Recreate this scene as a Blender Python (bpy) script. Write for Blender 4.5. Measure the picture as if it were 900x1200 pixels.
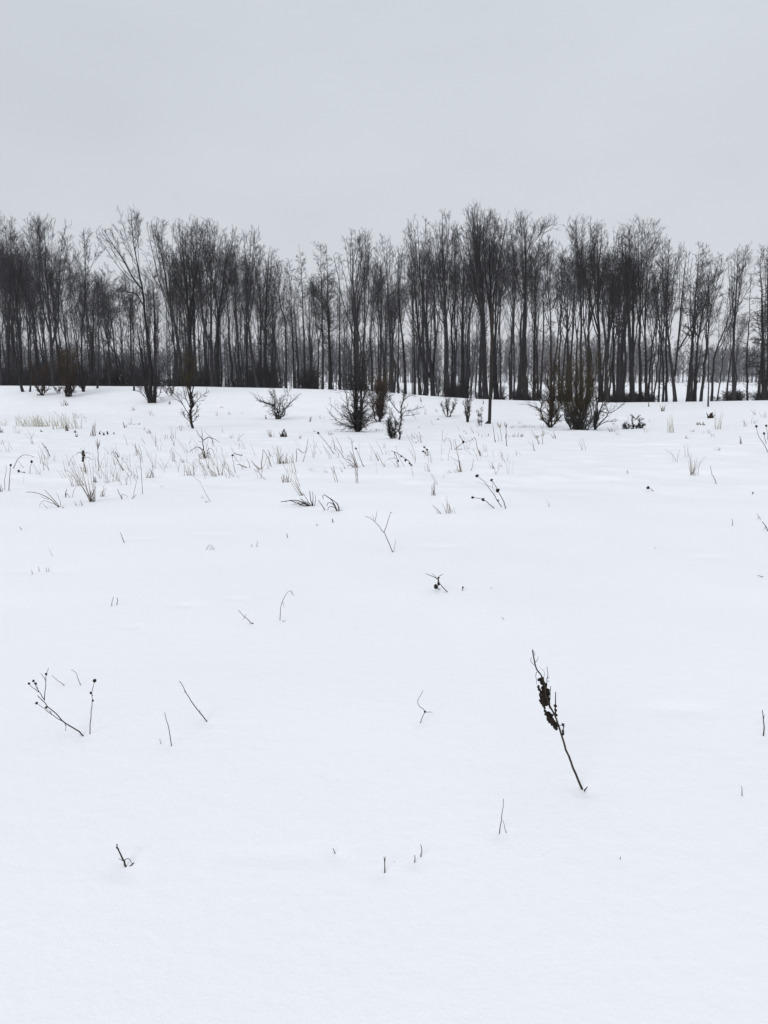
import bpy, math, zlib
import numpy as np
from mathutils import Vector

for o in list(bpy.data.objects):
    bpy.data.objects.remove(o)
S = bpy.context.scene
C = S.collection

# ------------------------------------------------------------------ camera
FPX, W0, H0 = 866.0, 900.0, 1200.0          # focal length and frame of the photograph
PITCH = math.atan(160.0 / FPX)
EYE = np.array([0.0, 0.0, 1.6])
cam = bpy.data.cameras.new("camera")
cam.sensor_fit = 'VERTICAL'
cam.sensor_height = 24.0
cam.lens = FPX / H0 * 24.0
cam.clip_start = 0.05
cam.clip_end = 5000
co = bpy.data.objects.new("camera", cam)
C.objects.link(co)
co.location = EYE
co.rotation_euler = (math.pi / 2 - PITCH, 0, 0)
S.camera = co
S.render.resolution_x, S.render.resolution_y = 768, 1024

# ------------------------------------------------------------------ sky and sun (overcast)
SUN_EL, SUN_AZ = math.radians(27), math.radians(-28)     # sun high behind the camera, to its left
w = bpy.data.worlds.new("World")
S.world = w
w.use_nodes = True
nt = w.node_tree
nt.nodes.clear()
out = nt.nodes.new("ShaderNodeOutputWorld")
bg = nt.nodes.new("ShaderNodeBackground")
bg.inputs['Strength'].default_value = 0.1
sky = nt.nodes.new("ShaderNodeTexSky")
sky.sky_type = 'NISHITA'
sky.sun_disc = False
sky.sun_elevation = SUN_EL
sky.sun_rotation = math.pi + SUN_AZ
tc = nt.nodes.new("ShaderNodeTexCoord")
sep = nt.nodes.new("ShaderNodeSeparateXYZ")
ramp = nt.nodes.new("ShaderNodeValToRGB")
nz = nt.nodes.new("ShaderNodeTexNoise")
nz.inputs['Scale'].default_value = 2.2
nz.inputs['Detail'].default_value = 5
mapn = nt.nodes.new("ShaderNodeMapping")
mapn.inputs['Scale'].default_value = (1, 1, 2.6)
e = ramp.color_ramp.elements
e[0].position = 0.0; e[0].color = (0.660, 0.675, 0.720, 1)
e[1].position = 1.0; e[1].color = (1.03, 1.04, 1.06, 1)
for pos, col in ((0.18, (0.645, 0.670, 0.715, 1)), (0.30, (0.638, 0.670, 0.717, 1)), (0.40, (0.638, 0.673, 0.722, 1)),
                 (0.52, (0.62, 0.67, 0.75, 1)), (0.72, (0.90, 0.94, 1.0, 1))):
    k = e.new(pos); k.color = col
ml = nt.nodes.new("ShaderNodeVectorMath"); ml.operation = 'SCALE'; ml.inputs['Scale'].default_value = 10.4
mr = nt.nodes.new("ShaderNodeMapRange")
mr.inputs['From Min'].default_value = 0.3; mr.inputs['From Max'].default_value = 0.7
mr.inputs['To Min'].default_value = 0.955; mr.inputs['To Max'].default_value = 1.045
ms = nt.nodes.new("ShaderNodeVectorMath"); ms.operation = 'SCALE'
mix = nt.nodes.new("ShaderNodeMix"); mix.data_type = 'RGBA'
mix.inputs['Factor'].default_value = 0.95
L = nt.links.new
L(tc.outputs['Generated'], sep.inputs[0]); L(sep.outputs['Z'], ramp.inputs[0])
L(tc.outputs['Generated'], mapn.inputs[0]); L(mapn.outputs[0], nz.inputs['Vector'])
brg = nt.nodes.new("ShaderNodeMapRange")                    # the cloud cover is a little thinner towards the right
brg.inputs['From Min'].default_value = -0.45; brg.inputs['From Max'].default_value = 0.45
brg.inputs['To Min'].default_value = 10.05; brg.inputs['To Max'].default_value = 10.6
L(sep.outputs['X'], brg.inputs['Value']); L(brg.outputs[0], ml.inputs['Scale'])
L(ramp.outputs[0], ml.inputs[0]); L(nz.outputs['Fac'], mr.inputs['Value'])
L(ml.outputs[0], ms.inputs[0]); L(mr.outputs[0], ms.inputs['Scale'])
L(sky.outputs[0], mix.inputs['A']); L(ms.outputs[0], mix.inputs['B'])
L(mix.outputs['Result'], bg.inputs[0]); L(bg.outputs[0], out.inputs[0])

sl = bpy.data.lights.new("sun", 'SUN')
sl.energy = 1.45
sl.angle = math.radians(25)
sl.color = (1.0, 0.985, 0.965)
so = bpy.data.objects.new("sun", sl)
C.objects.link(so)
so.rotation_euler = (math.pi / 2 - SUN_EL, 0, SUN_AZ)
S.view_settings.view_transform = 'Standard'
S.view_settings.look = 'None'
S.view_settings.exposure = 0.0
S.view_settings.gamma = 1.0

# ------------------------------------------------------------------ helpers
def vnoise(x, y, seed=0):
    """smooth 2-D value noise in -1..1"""
    x = np.asarray(x, float); y = np.asarray(y, float)
    xi = np.floor(x).astype(np.int64); yi = np.floor(y).astype(np.int64)
    fx = x - xi; fy = y - yi
    fx = fx * fx * fx * (fx * (fx * 6 - 15) + 10); fy = fy * fy * fy * (fy * (fy * 6 - 15) + 10)
    def h(a, b):
        n = (a * 374761393 + b * 668265263 + seed * 974634777) & 0xffffffff
        n = ((n ^ (n >> 13)) * 1274126177) & 0xffffffff
        n = n ^ (n >> 16)
        return (n & 0xffff) / 32767.5 - 1.0
    a = h(xi, yi); b = h(xi + 1, yi); c = h(xi, yi + 1); d = h(xi + 1, yi + 1)
    return (a * (1 - fx) + b * fx) * (1 - fy) + (c * (1 - fx) + d * fx) * fy

def sstep(a, b, x):
    t = np.clip((np.asarray(x, float) - a) / (b - a), 0, 1)
    return t * t * (3 - 2 * t)

# crest of the snow field: height of its skyline across the frame
CX = np.array([-2000, 0, 120, 230, 330, 400, 445, 480, 520, 560, 630, 710, 800, 900, 2900.])
CYp = np.array([452, 452, 452.5, 453, 455, 457, 459, 462.5, 465.5, 468, 470.5, 472.5, 471.5, 469.5, 467.])
YC = 62.0
def hermite(Y, ks, vs):
    """monotone-ish cubic through knots, vs may be arrays shaped like Y"""
    res = np.zeros_like(Y)
    n = len(ks)
    sl_ = [(vs[i + 1] - vs[i]) / (ks[i + 1] - ks[i]) for i in range(n - 1)]
    m = [sl_[0] * 0]
    for i in range(1, n - 1):
        a, b = sl_[i - 1], sl_[i]
        m.append(np.where(a * b > 0, 2 * a * b / np.where(np.abs(a + b) < 1e-9, 1, a + b), 0))
    m.append(sl_[-1] * 0)
    for i in range(n - 1):
        hh = ks[i + 1] - ks[i]
        t = np.clip((Y - ks[i]) / hh, 0, 1)
        seg = ((2 * t**3 - 3 * t**2 + 1) * vs[i] + (t**3 - 2 * t**2 + t) * hh * m[i]
               + (-2 * t**3 + 3 * t**2) * vs[i + 1] + (t**3 - t**2) * hh * m[i + 1])
        res = np.where((Y >= ks[i]) & (Y <= ks[i + 1]), seg, res)
    res = np.where(Y < ks[0], vs[0], res); res = np.where(Y > ks[-1], vs[-1], res)
    return res

DENTS = [(-1.40, 5.05, .11, .035, .012), (-1.07, 5.18, .09, .03, .010), (-.88, 5.25, .07, .025, .008), (-1.62, 4.6, .08, .03, .006),
         (-1.75, 7.4, .22, .06, .012), (-2.4, 7.2, .2, .06, .01), (1.45, 3.35, .16, .07, .008), (2.9, 6.4, .2, .06, .012),
         (-.35, 2.25, .2, .05, .003), (.5, 6.9, .25, .07, .01), (-2.9, 6.0, .3, .07, .008)]
def ground_z(x, y):
    x = np.asarray(x, float); y = np.asarray(y, float)
    Y = np.maximum(y, 0.0)
    u = np.where(y > 1, x / np.maximum(y, 1.0), 0) * FPX + 450
    yc = np.interp(u, CX, CYp)
    ang = PITCH - np.arctan((600 - yc) / FPX)
    crest = EYE[2] - YC * np.tan(ang)
    rel = (crest + 0.49) / 1.2
    one = np.ones_like(Y)
    ks = [6, 12, 20, 30, 45, YC, 84, 130, 400]
    vs = [0 * one, -0.02 * one, -0.28 * one, -0.75 * one, -1.3 + 0.4 * rel, crest, -1.75 * one, -1.95 * one, -1.6 * one]
    z = hermite(Y, ks, vs)
    fade = 1 - sstep(48, 60, Y)
    far = sstep(66, 90, Y)
    z = z + (0.022 * vnoise(x / 3.1, y / 2.6, 3) + 0.006 * vnoise(x / 0.9, y / 0.7, 4)) * sstep(1.0, 5, Y) * (0.15 + 0.85 * fade)
    m = sstep(8.2, 12, Y) * fade
    z = z + m * (0.034 * vnoise(x / 1.3, y / 1.0, 5) + 0.022 * vnoise(x / .45, y / .4, 6) + .035 * vnoise(x / 5, y / 3, 7))
    z = z + far * 0.25 * vnoise(x / 25, y / 25, 9)
    z = z + sstep(7.7, 8.9, Y) * (1 - sstep(9.2, 12, Y)) * 0.03 * sstep(3.5, 0.5, x)     # low drift edge where the rough grass begins
    for dx, dy, sx, sy, dd in DENTS:
        z = z - dd * np.exp(-((x - dx) / sx)**2 - ((y - dy) / sy)**2)
    return z

def ray(px, py):
    a = (px - W0 / 2) / FPX; b = (H0 / 2 - py) / FPX
    return np.array([a, math.cos(PITCH) + b * math.sin(PITCH), -math.sin(PITCH) + b * math.cos(PITCH)])
def at(px, py, Y):
    """world point seen in direction (px,py) at ground distance Y"""
    d = ray(px, py)
    return EYE + d * (Y / d[1])
_YS = np.exp(np.linspace(math.log(1.2), math.log(64), 5000))
def hit(px, py):
    """where the line of sight meets the snow"""
    d = ray(px, py)
    X = d[0] / d[1] * _YS
    Z = EYE[2] + d[2] / d[1] * _YS
    g = ground_z(X, _YS)
    k = np.nonzero(Z <= g)[0]
    i = k[0] if len(k) else len(_YS) - 1
    return np.array([X[i], _YS[i], g[i]])

def mesh_obj(name, verts, faces_list, mat, smooth=True):
    me = bpy.data.meshes.new(name)
    verts = np.asarray(verts, np.float32)
    nf = sum(len(f) for f in faces_list)
    loops = np.concatenate([f.ravel() for f in faces_list]).astype(np.int32)
    starts = []; k = 0
    for f in faces_list:
        n = f.shape[1]
        starts.append(k + np.arange(len(f)) * n); k += f.size
    starts = np.concatenate(starts).astype(np.int32)
    me.vertices.add(len(verts)); me.vertices.foreach_set("co", verts.ravel())
    me.loops.add(len(loops)); me.loops.foreach_set("vertex_index", loops)
    me.polygons.add(nf); me.polygons.foreach_set("loop_start", starts)
    me.update(calc_edges=True)
    if smooth:
        me.polygons.foreach_set("use_smooth", np.ones(nf, bool))
    me.materials.append(mat)
    me.validate()
    o = bpy.data.objects.new(name, me)
    C.objects.link(o)
    return o

def norm(v):
    return v / np.maximum(np.linalg.norm(v, axis=-1, keepdims=True), 1e-9)

class Tubes:
    """collects tapered tubes (and small lumps) and links them as ONE mesh object"""
    def __init__(self): self.b = {}; self.extra = []
    def add(self, P, R, sides=3):
        P = np.asarray(P, float); R = np.asarray(R, float)
        if P.ndim == 2: P = P[None]; R = R[None]
        self.b.setdefault((P.shape[1], sides), []).append((P, R))
        return self
    def lump(self, c, r, rng, sy=1.0, axis=None):
        """a small knobbly seed head / clump"""
        n, mseg = 7, 5
        th = np.linspace(0, math.pi, mseg)[1:-1]
        ph = np.arange(n) * 2 * math.pi / n
        v = [(0, 0, -1)]
        for t in th:
            for p in ph: v.append((math.sin(t) * math.cos(p), math.sin(t) * math.sin(p), -math.cos(t)))
        v.append((0, 0, 1))
        v = np.array(v, float) * (1 + rng.uniform(-.22, .22, (len(v), 1))) * r
        v[:, 2] *= sy
        if axis is not None:
            q = Vector((0, 0, 1)).rotation_difference(Vector(axis)).to_matrix()
            v = v @ np.array(q).T
        tri, quad = [], []
        for k in range(n): tri.append((0, 1 + (k + 1) % n, 1 + k))
        for j in range(len(th) - 1):
            for k in range(n):
                a = 1 + j * n; b = a + n
                quad.append((a + k, a + (k + 1) % n, b + (k + 1) % n, b + k))
        a = 1 + (len(th) - 1) * n
        for k in range(n): tri.append((a + k, a + (k + 1) % n, len(v) - 1))
        self.extra.append((v + np.asarray(c), np.array(tri), np.array(quad)))
        return self
    def build(self, name, mat, origin):
        V, F, off = [], [], 0
        for (N, s), lst in self.b.items():
            P = np.concatenate([a for a, _ in lst]); R = np.concatenate([r for _, r in lst])
            M = len(P)
            T = np.empty_like(P)
            T[:, 1:-1] = P[:, 2:] - P[:, :-2]; T[:, 0] = P[:, 1] - P[:, 0]; T[:, -1] = P[:, -1] - P[:, -2]
            T = norm(T)
            ref = np.tile(np.array([0.31, 0.93, 0.19]), (M, N, 1))
            ref[np.abs((T * ref).sum(-1)) > 0.9] = (0.93, -0.31, 0.1)
            A = norm(np.cross(T, ref)); B = np.cross(T, A)
            an = np.arange(s) * 2 * math.pi / s
            ring = P[:, :, None] + R[:, :, None, None] * (A[:, :, None] * np.cos(an)[:, None] + B[:, :, None] * np.sin(an)[:, None])
            V.append(ring.reshape(-1, 3))
            m = np.arange(M)[:, None, None] * (N * s); n = np.arange(N - 1)[None, :, None] * s; k = np.arange(s)[None, None]
            k2 = (k + 1) % s
            q = np.stack([m + n + k, m + n + k2, m + n + s + k2, m + n + s + k], -1).reshape(-1, 4) + off
            F.append(q)
            off += M * N * s
        for v, tri, quad in self.extra:
            V.append(v); F.append(tri + off); F.append(quad + off); off += len(v)
        V = np.concatenate(V) - np.asarray(origin)
        F.sort(key=lambda f: f.shape[1])
        o = mesh_obj(name, V, F, mat)
        return o

def smooth_line(pts, n):
    """Catmull-Rom resampling to n points"""
    p = np.asarray(pts, float)
    if len(p) == 2:
        t = np.linspace(0, 1, n)[:, None]
        return p[0] * (1 - t) + p[1] * t
    q = np.vstack([2 * p[0] - p[1], p, 2 * p[-1] - p[-2]])
    d = np.concatenate([[0], np.cumsum(np.linalg.norm(np.diff(p, axis=0), axis=1))])
    s = np.linspace(0, d[-1], n)
    i = np.clip(np.searchsorted(d, s, 'right') - 1, 0, len(p) - 2)
    t = ((s - d[i]) / np.maximum(d[i + 1] - d[i], 1e-9))[:, None]
    a, b, c, e_ = q[i], q[i + 1], q[i + 2], q[i + 3]
    return 0.5 * (2 * b + (c - a) * t + (2 * a - 5 * b + 4 * c - e_) * t**2 + (3 * b - a - 3 * c + e_) * t**3)

def spawn(rng, par, n, t0, t1, a0, a1, lenf, npts, up, wob, rr, rmin, flat=0.0, rcap=9.0, ztop=None, ref=None):
    P, R, LG = par
    M, N, _ = P.shape
    idx = np.repeat(np.arange(M), n)
    K = len(idx)
    t = t0 + (t1 - t0) * ((np.tile(np.arange(n), M) + rng.random(K)) / n)
    if ref:                                   # short parents carry fewer shoots
        keep = rng.random(K) < np.clip(LG[idx] / ref, .12, 1)
        keep[0] = True
        idx, t = idx[keep], t[keep]; K = len(idx)
    f = t * (N - 1)
    i = np.minimum(f.astype(int), N - 2); wv = (f - i)[:, None]
    pos = P[idx, i] * (1 - wv) + P[idx, i + 1] * wv
    tan = norm(P[idx, i + 1] - P[idx, i])
    rad = R[idx, i] * (1 - wv[:, 0]) + R[idx, i + 1] * wv[:, 0]
    r = rng.normal(size=(K, 3)); r[:, 2] *= (1 - flat)
    perp = norm(r - (r * tan).sum(-1, keepdims=True) * tan)
    a = rng.uniform(a0, a1, K)[:, None]
    d = np.cos(a) * tan + np.sin(a) * perp
    ln = lenf(t, LG[idx]) * rng.uniform(.65, 1.15, K)
    if ztop is not None:
        room = np.maximum(ztop - pos[:, 2], 0.25) * 1.12 + 0.3
        ln = np.minimum(ln, room)
    pts = [pos]
    for j in range(npts - 1):
        d = d + rng.normal(size=(K, 3)) * wob
        d[:, 2] += up / (npts - 1)
        d = norm(d)
        pos = pos + d * (ln / (npts - 1))[:, None]
        pts.append(pos)
    Q = np.stack(pts, 1)
    r0 = np.clip(rad * rr, rmin, rcap)
    RR = r0[:, None] * np.linspace(1, .35, npts)[None]
    RR = np.maximum(RR, rmin * 0.8)
    return Q, RR, ln

def rng_of(*k):
    return np.random.default_rng(zlib.crc32(repr(k).encode()))

def tag(o, label=None, cat=None, group=None, kind=None):
    if label: o['label'] = label
    if cat: o['category'] = cat
    if group: o['group'] = group
    if kind: o['kind'] = kind
    return o
def empty(name, loc):
    o = bpy.data.objects.new(name, None)
    o.location = loc; o.empty_display_size = 0.3
    C.objects.link(o)
    return o
def copy_tree(o, parent=None):
    c = o.copy(); C.objects.link(c)
    if parent is not None: c.parent = parent
    for ch in o.children: copy_tree(ch, c)
    return c

# ------------------------------------------------------------------ materials
def mat_noise(name, c1, c2, scale, rough=0.9, bump=0.0, bscale=40, stretch=None, spec=0.2):
    m = bpy.data.materials.new(name); m.use_nodes = True
    t = m.node_tree; b = t.nodes['Principled BSDF']
    n = t.nodes.new('ShaderNodeTexNoise'); n.inputs['Scale'].default_value = scale; n.inputs['Detail'].default_value = 5
    r = t.nodes.new('ShaderNodeValToRGB')
    r.color_ramp.elements[0].position = 0.32; r.color_ramp.elements[0].color = (*c1, 1)
    r.color_ramp.elements[1].position = 0.68; r.color_ramp.elements[1].color = (*c2, 1)
    tcn = t.nodes.new('ShaderNodeTexCoord')
    if stretch:
        mp = t.nodes.new('ShaderNodeMapping'); mp.inputs['Scale'].default_value = stretch
        t.links.new(tcn.outputs['Object'], mp.inputs[0]); src = mp.outputs[0]
    else: src = tcn.outputs['Object']
    t.links.new(src, n.inputs['Vector']); t.links.new(n.outputs['Fac'], r.inputs[0])
    t.links.new(r.outputs[0], b.inputs['Base Color'])
    b.inputs['Roughness'].default_value = rough
    b.inputs['Specular IOR Level'].default_value = spec
    if bump:
        n2 = t.nodes.new('ShaderNodeTexNoise'); n2.inputs['Scale'].default_value = bscale; n2.inputs['Detail'].default_value = 4
        bp = t.nodes.new('ShaderNodeBump'); bp.inputs['Strength'].default_value = bump; bp.inputs['Distance'].default_value = 0.02
        t.links.new(src, n2.inputs['Vector']); t.links.new(n2.outputs['Fac'], bp.inputs['Height'])
        t.links.new(bp.outputs[0], b.inputs['Normal'])
    return m
M_BARK = mat_noise('dark_bark', (.008, .008, .010), (.023, .021, .022), 3.0, bump=.6, bscale=9, stretch=(3, 3, .5))
M_BARK2 = mat_noise('grey_bark', (.014, .014, .017), (.036, .034, .035), 3.0, bump=.5, bscale=9, stretch=(3, 3, .5))
M_TWIG = mat_noise('twig', (.016, .015, .018), (.038, .034, .037), 1.2)
M_TWIGD = mat_noise('dark_twig', (.014, .014, .014), (.036, .032, .030), 1.2)
M_TWIGL = mat_noise('pale_twig', (.06, .055, .055), (.11, .10, .095), 1.2)
M_BROWN = mat_noise('brown_shoots', (.030, .020, .014), (.062, .040, .026), 1.5)
M_GREEN = mat_noise('olive_shoots', (.026, .019, .010), (.060, .046, .022), 1.5)
M_STRAW = mat_noise('straw', (.27, .26, .185), (.46, .44, .34), 6)
M_STRAWB = mat_noise('brown_straw', (.115, .092, .066), (.27, .22, .16), 6)
M_STEM = mat_noise('dark_stem', (.016, .013, .011), (.055, .042, .032), 30)
M_STEMB = mat_noise('brown_stem', (.05, .036, .026), (.13, .10, .075), 30)
M_SEED = mat_noise('seed_head', (.008, .007, .006), (.028, .020, .016), 60, bump=.5, bscale=150)
M_POLE = mat_noise('tarred_timber', (.012, .010, .009), (.034, .029, .026), 2.5, bump=.4, bscale=12, stretch=(4, 4, .3))
M_PALE = mat_noise('pale_bark', (.14, .15, .13), (.26, .27, .24), 3.0, bump=.3, bscale=9, stretch=(3, 3, .5))
M_FAR_HAZED = mat_noise('far_wood', (.085, .085, .098), (.125, .125, .140), .3)  # distance haze put into the colour: paler and bluer than the near bark
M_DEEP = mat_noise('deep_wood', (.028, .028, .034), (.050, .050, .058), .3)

M_SNOW = bpy.data.materials.new('snow'); M_SNOW.use_nodes = True
t = M_SNOW.node_tree; b = t.nodes['Principled BSDF']
b.inputs['Roughness'].default_value = .55
b.inputs['Specular IOR Level'].default_value = .25
n1 = t.nodes.new('ShaderNodeTexNoise'); n1.inputs['Scale'].default_value = .6; n1.inputs['Detail'].default_value = 4
r1 = t.nodes.new('ShaderNodeValToRGB')
r1.color_ramp.elements[0].position = .3; r1.color_ramp.elements[0].color = (.806, .820, .852, 1)
r1.color_ramp.elements[1].position = .7; r1.color_ramp.elements[1].color = (.832, .840, .866, 1)
tcs = t.nodes.new('ShaderNodeTexCoord')
t.links.new(tcs.outputs['Object'], n1.inputs['Vector']); t.links.new(n1.outputs['Fac'], r1.inputs[0]); t.links.new(r1.outputs[0], b.inputs['Base Color'])
n2 = t.nodes.new('ShaderNodeTexNoise'); n2.inputs['Scale'].default_value = 14; n2.inputs['Detail'].default_value = 8; n2.inputs['Roughness'].default_value = .65
n4 = t.nodes.new('ShaderNodeTexNoise'); n4.inputs['Scale'].default_value = 3.2; n4.inputs['Detail'].default_value = 6
mp4 = t.nodes.new('ShaderNodeMapping'); mp4.inputs['Scale'].default_value = (1.0, 2.6, 1.0); mp4.inputs['Rotation'].default_value = (0, 0, .25)
b0 = t.nodes.new('ShaderNodeBump'); b0.inputs['Strength'].default_value = .05; b0.inputs['Distance'].default_value = .05
n3 = t.nodes.new('ShaderNodeTexNoise'); n3.inputs['Scale'].default_value = 260; n3.inputs['Detail'].default_value = 3
b1 = t.nodes.new('ShaderNodeBump'); b1.inputs['Strength'].default_value = .22; b1.inputs['Distance'].default_value = .02
b2 = t.nodes.new('ShaderNodeBump'); b2.inputs['Strength'].default_value = .35; b2.inputs['Distance'].default_value = .003
for n in (n2, n3): t.links.new(tcs.outputs['Object'], n.inputs['Vector'])
t.links.new(tcs.outputs['Object'], mp4.inputs[0]); t.links.new(mp4.outputs[0], n4.inputs['Vector']); t.links.new(n4.outputs['Fac'], b0.inputs['Height']); t.links.new(b0.outputs[0], b1.inputs['Normal'])
t.links.new(n2.outputs['Fac'], b1.inputs['Height']); t.links.new(b1.outputs[0], b2.inputs['Normal'])
t.links.new(n3.outputs['Fac'], b2.inputs['Height']); t.links.new(b2.outputs[0], b.inputs['Normal'])

# ------------------------------------------------------------------ the snow field: one sheet, out to the horizon
for bx_, by_, k_ in ((684, 926, 1.5), (101, 864, 1), (105, 861, .8), (245, 847, .9), (201, 875, .8), (492, 848, .7), (328, 728, .8), (296, 732, .8), (461, 648, .8),
                     (526, 695, .7), (148, 1017, 1.5), (395, 1002, .8), (450, 1024, .9), (486, 1012, .7), (493, 1005, .8), (585, 978, .9), (594, 977, .6), (894, 864, 1), (871, 934, .7),
                     (727, 1008, .5), (146, 637, .6), (366, 597, 3), (396, 601, 2.2), (593, 598, 1.5)):
    v_ = hit(bx_, by_)
    DENTS.append((v_[0], v_[1] - .008, .034 * k_, .030 * k_, .0045 * k_))
rr = np.exp(np.linspace(math.log(.5), math.log(1500), 900))
th = np.concatenate([np.linspace(-180, -42, 70)[:-1], np.linspace(-42, 42, 421), np.linspace(42, 180, 70)[1:-1]])
th = np.radians(th)
RRg, TH = np.meshgrid(rr, th, indexing='ij')
GX, GY = RRg * np.sin(TH), RRg * np.cos(TH)
GZ = ground_z(GX, GY)
nr, ntg = RRg.shape
Vg = np.stack([GX, GY, GZ], -1).reshape(-1, 3)
Vg = np.vstack([Vg, [[0, 0, float(ground_z(0., 0.))]]])
i = np.arange(nr - 1)[:, None] * ntg; j = np.arange(ntg)[None]; j2 = (j + 1) % ntg
Q = np.stack([i + j, i + ntg + j, i + ntg + j2, i + j2], -1).reshape(-1, 4)[:, ::-1]
T3 = np.stack([np.full(ntg, len(Vg) - 1), np.arange(ntg), (np.arange(ntg) + 1) % ntg], -1)[:, ::-1]
g = mesh_obj('snow_ground', Vg, [T3, Q], M_SNOW)
tag(g, kind='structure')

# ------------------------------------------------------------------ haze: a closed box of even air
bm_v = np.array([(x, y, z) for z in (-4.5, 34) for x, y in ((-1600, -1600), (1600, -1600), (1600, 1600), (-1600, 1600))], float)
bm_f = np.array([(3, 2, 1, 0), (4, 5, 6, 7), (0, 1, 5, 4), (1, 2, 6, 5), (2, 3, 7, 6), (3, 0, 4, 7)])
M_HAZE = bpy.data.materials.new('winter_air'); M_HAZE.use_nodes = True
t = M_HAZE.node_tree; t.nodes.clear()
ho = t.nodes.new('ShaderNodeOutputMaterial'); hv = t.nodes.new('ShaderNodeVolumePrincipled')
hv.inputs['Density'].default_value = 0.0003
hv.inputs['Color'].default_value = (.93, .95, 1.0, 1)
t.links.new(hv.outputs[0], ho.inputs['Volume'])
hz = mesh_obj('haze', bm_v, [bm_f], M_HAZE, smooth=False)
tag(hz, kind='stuff')

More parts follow.
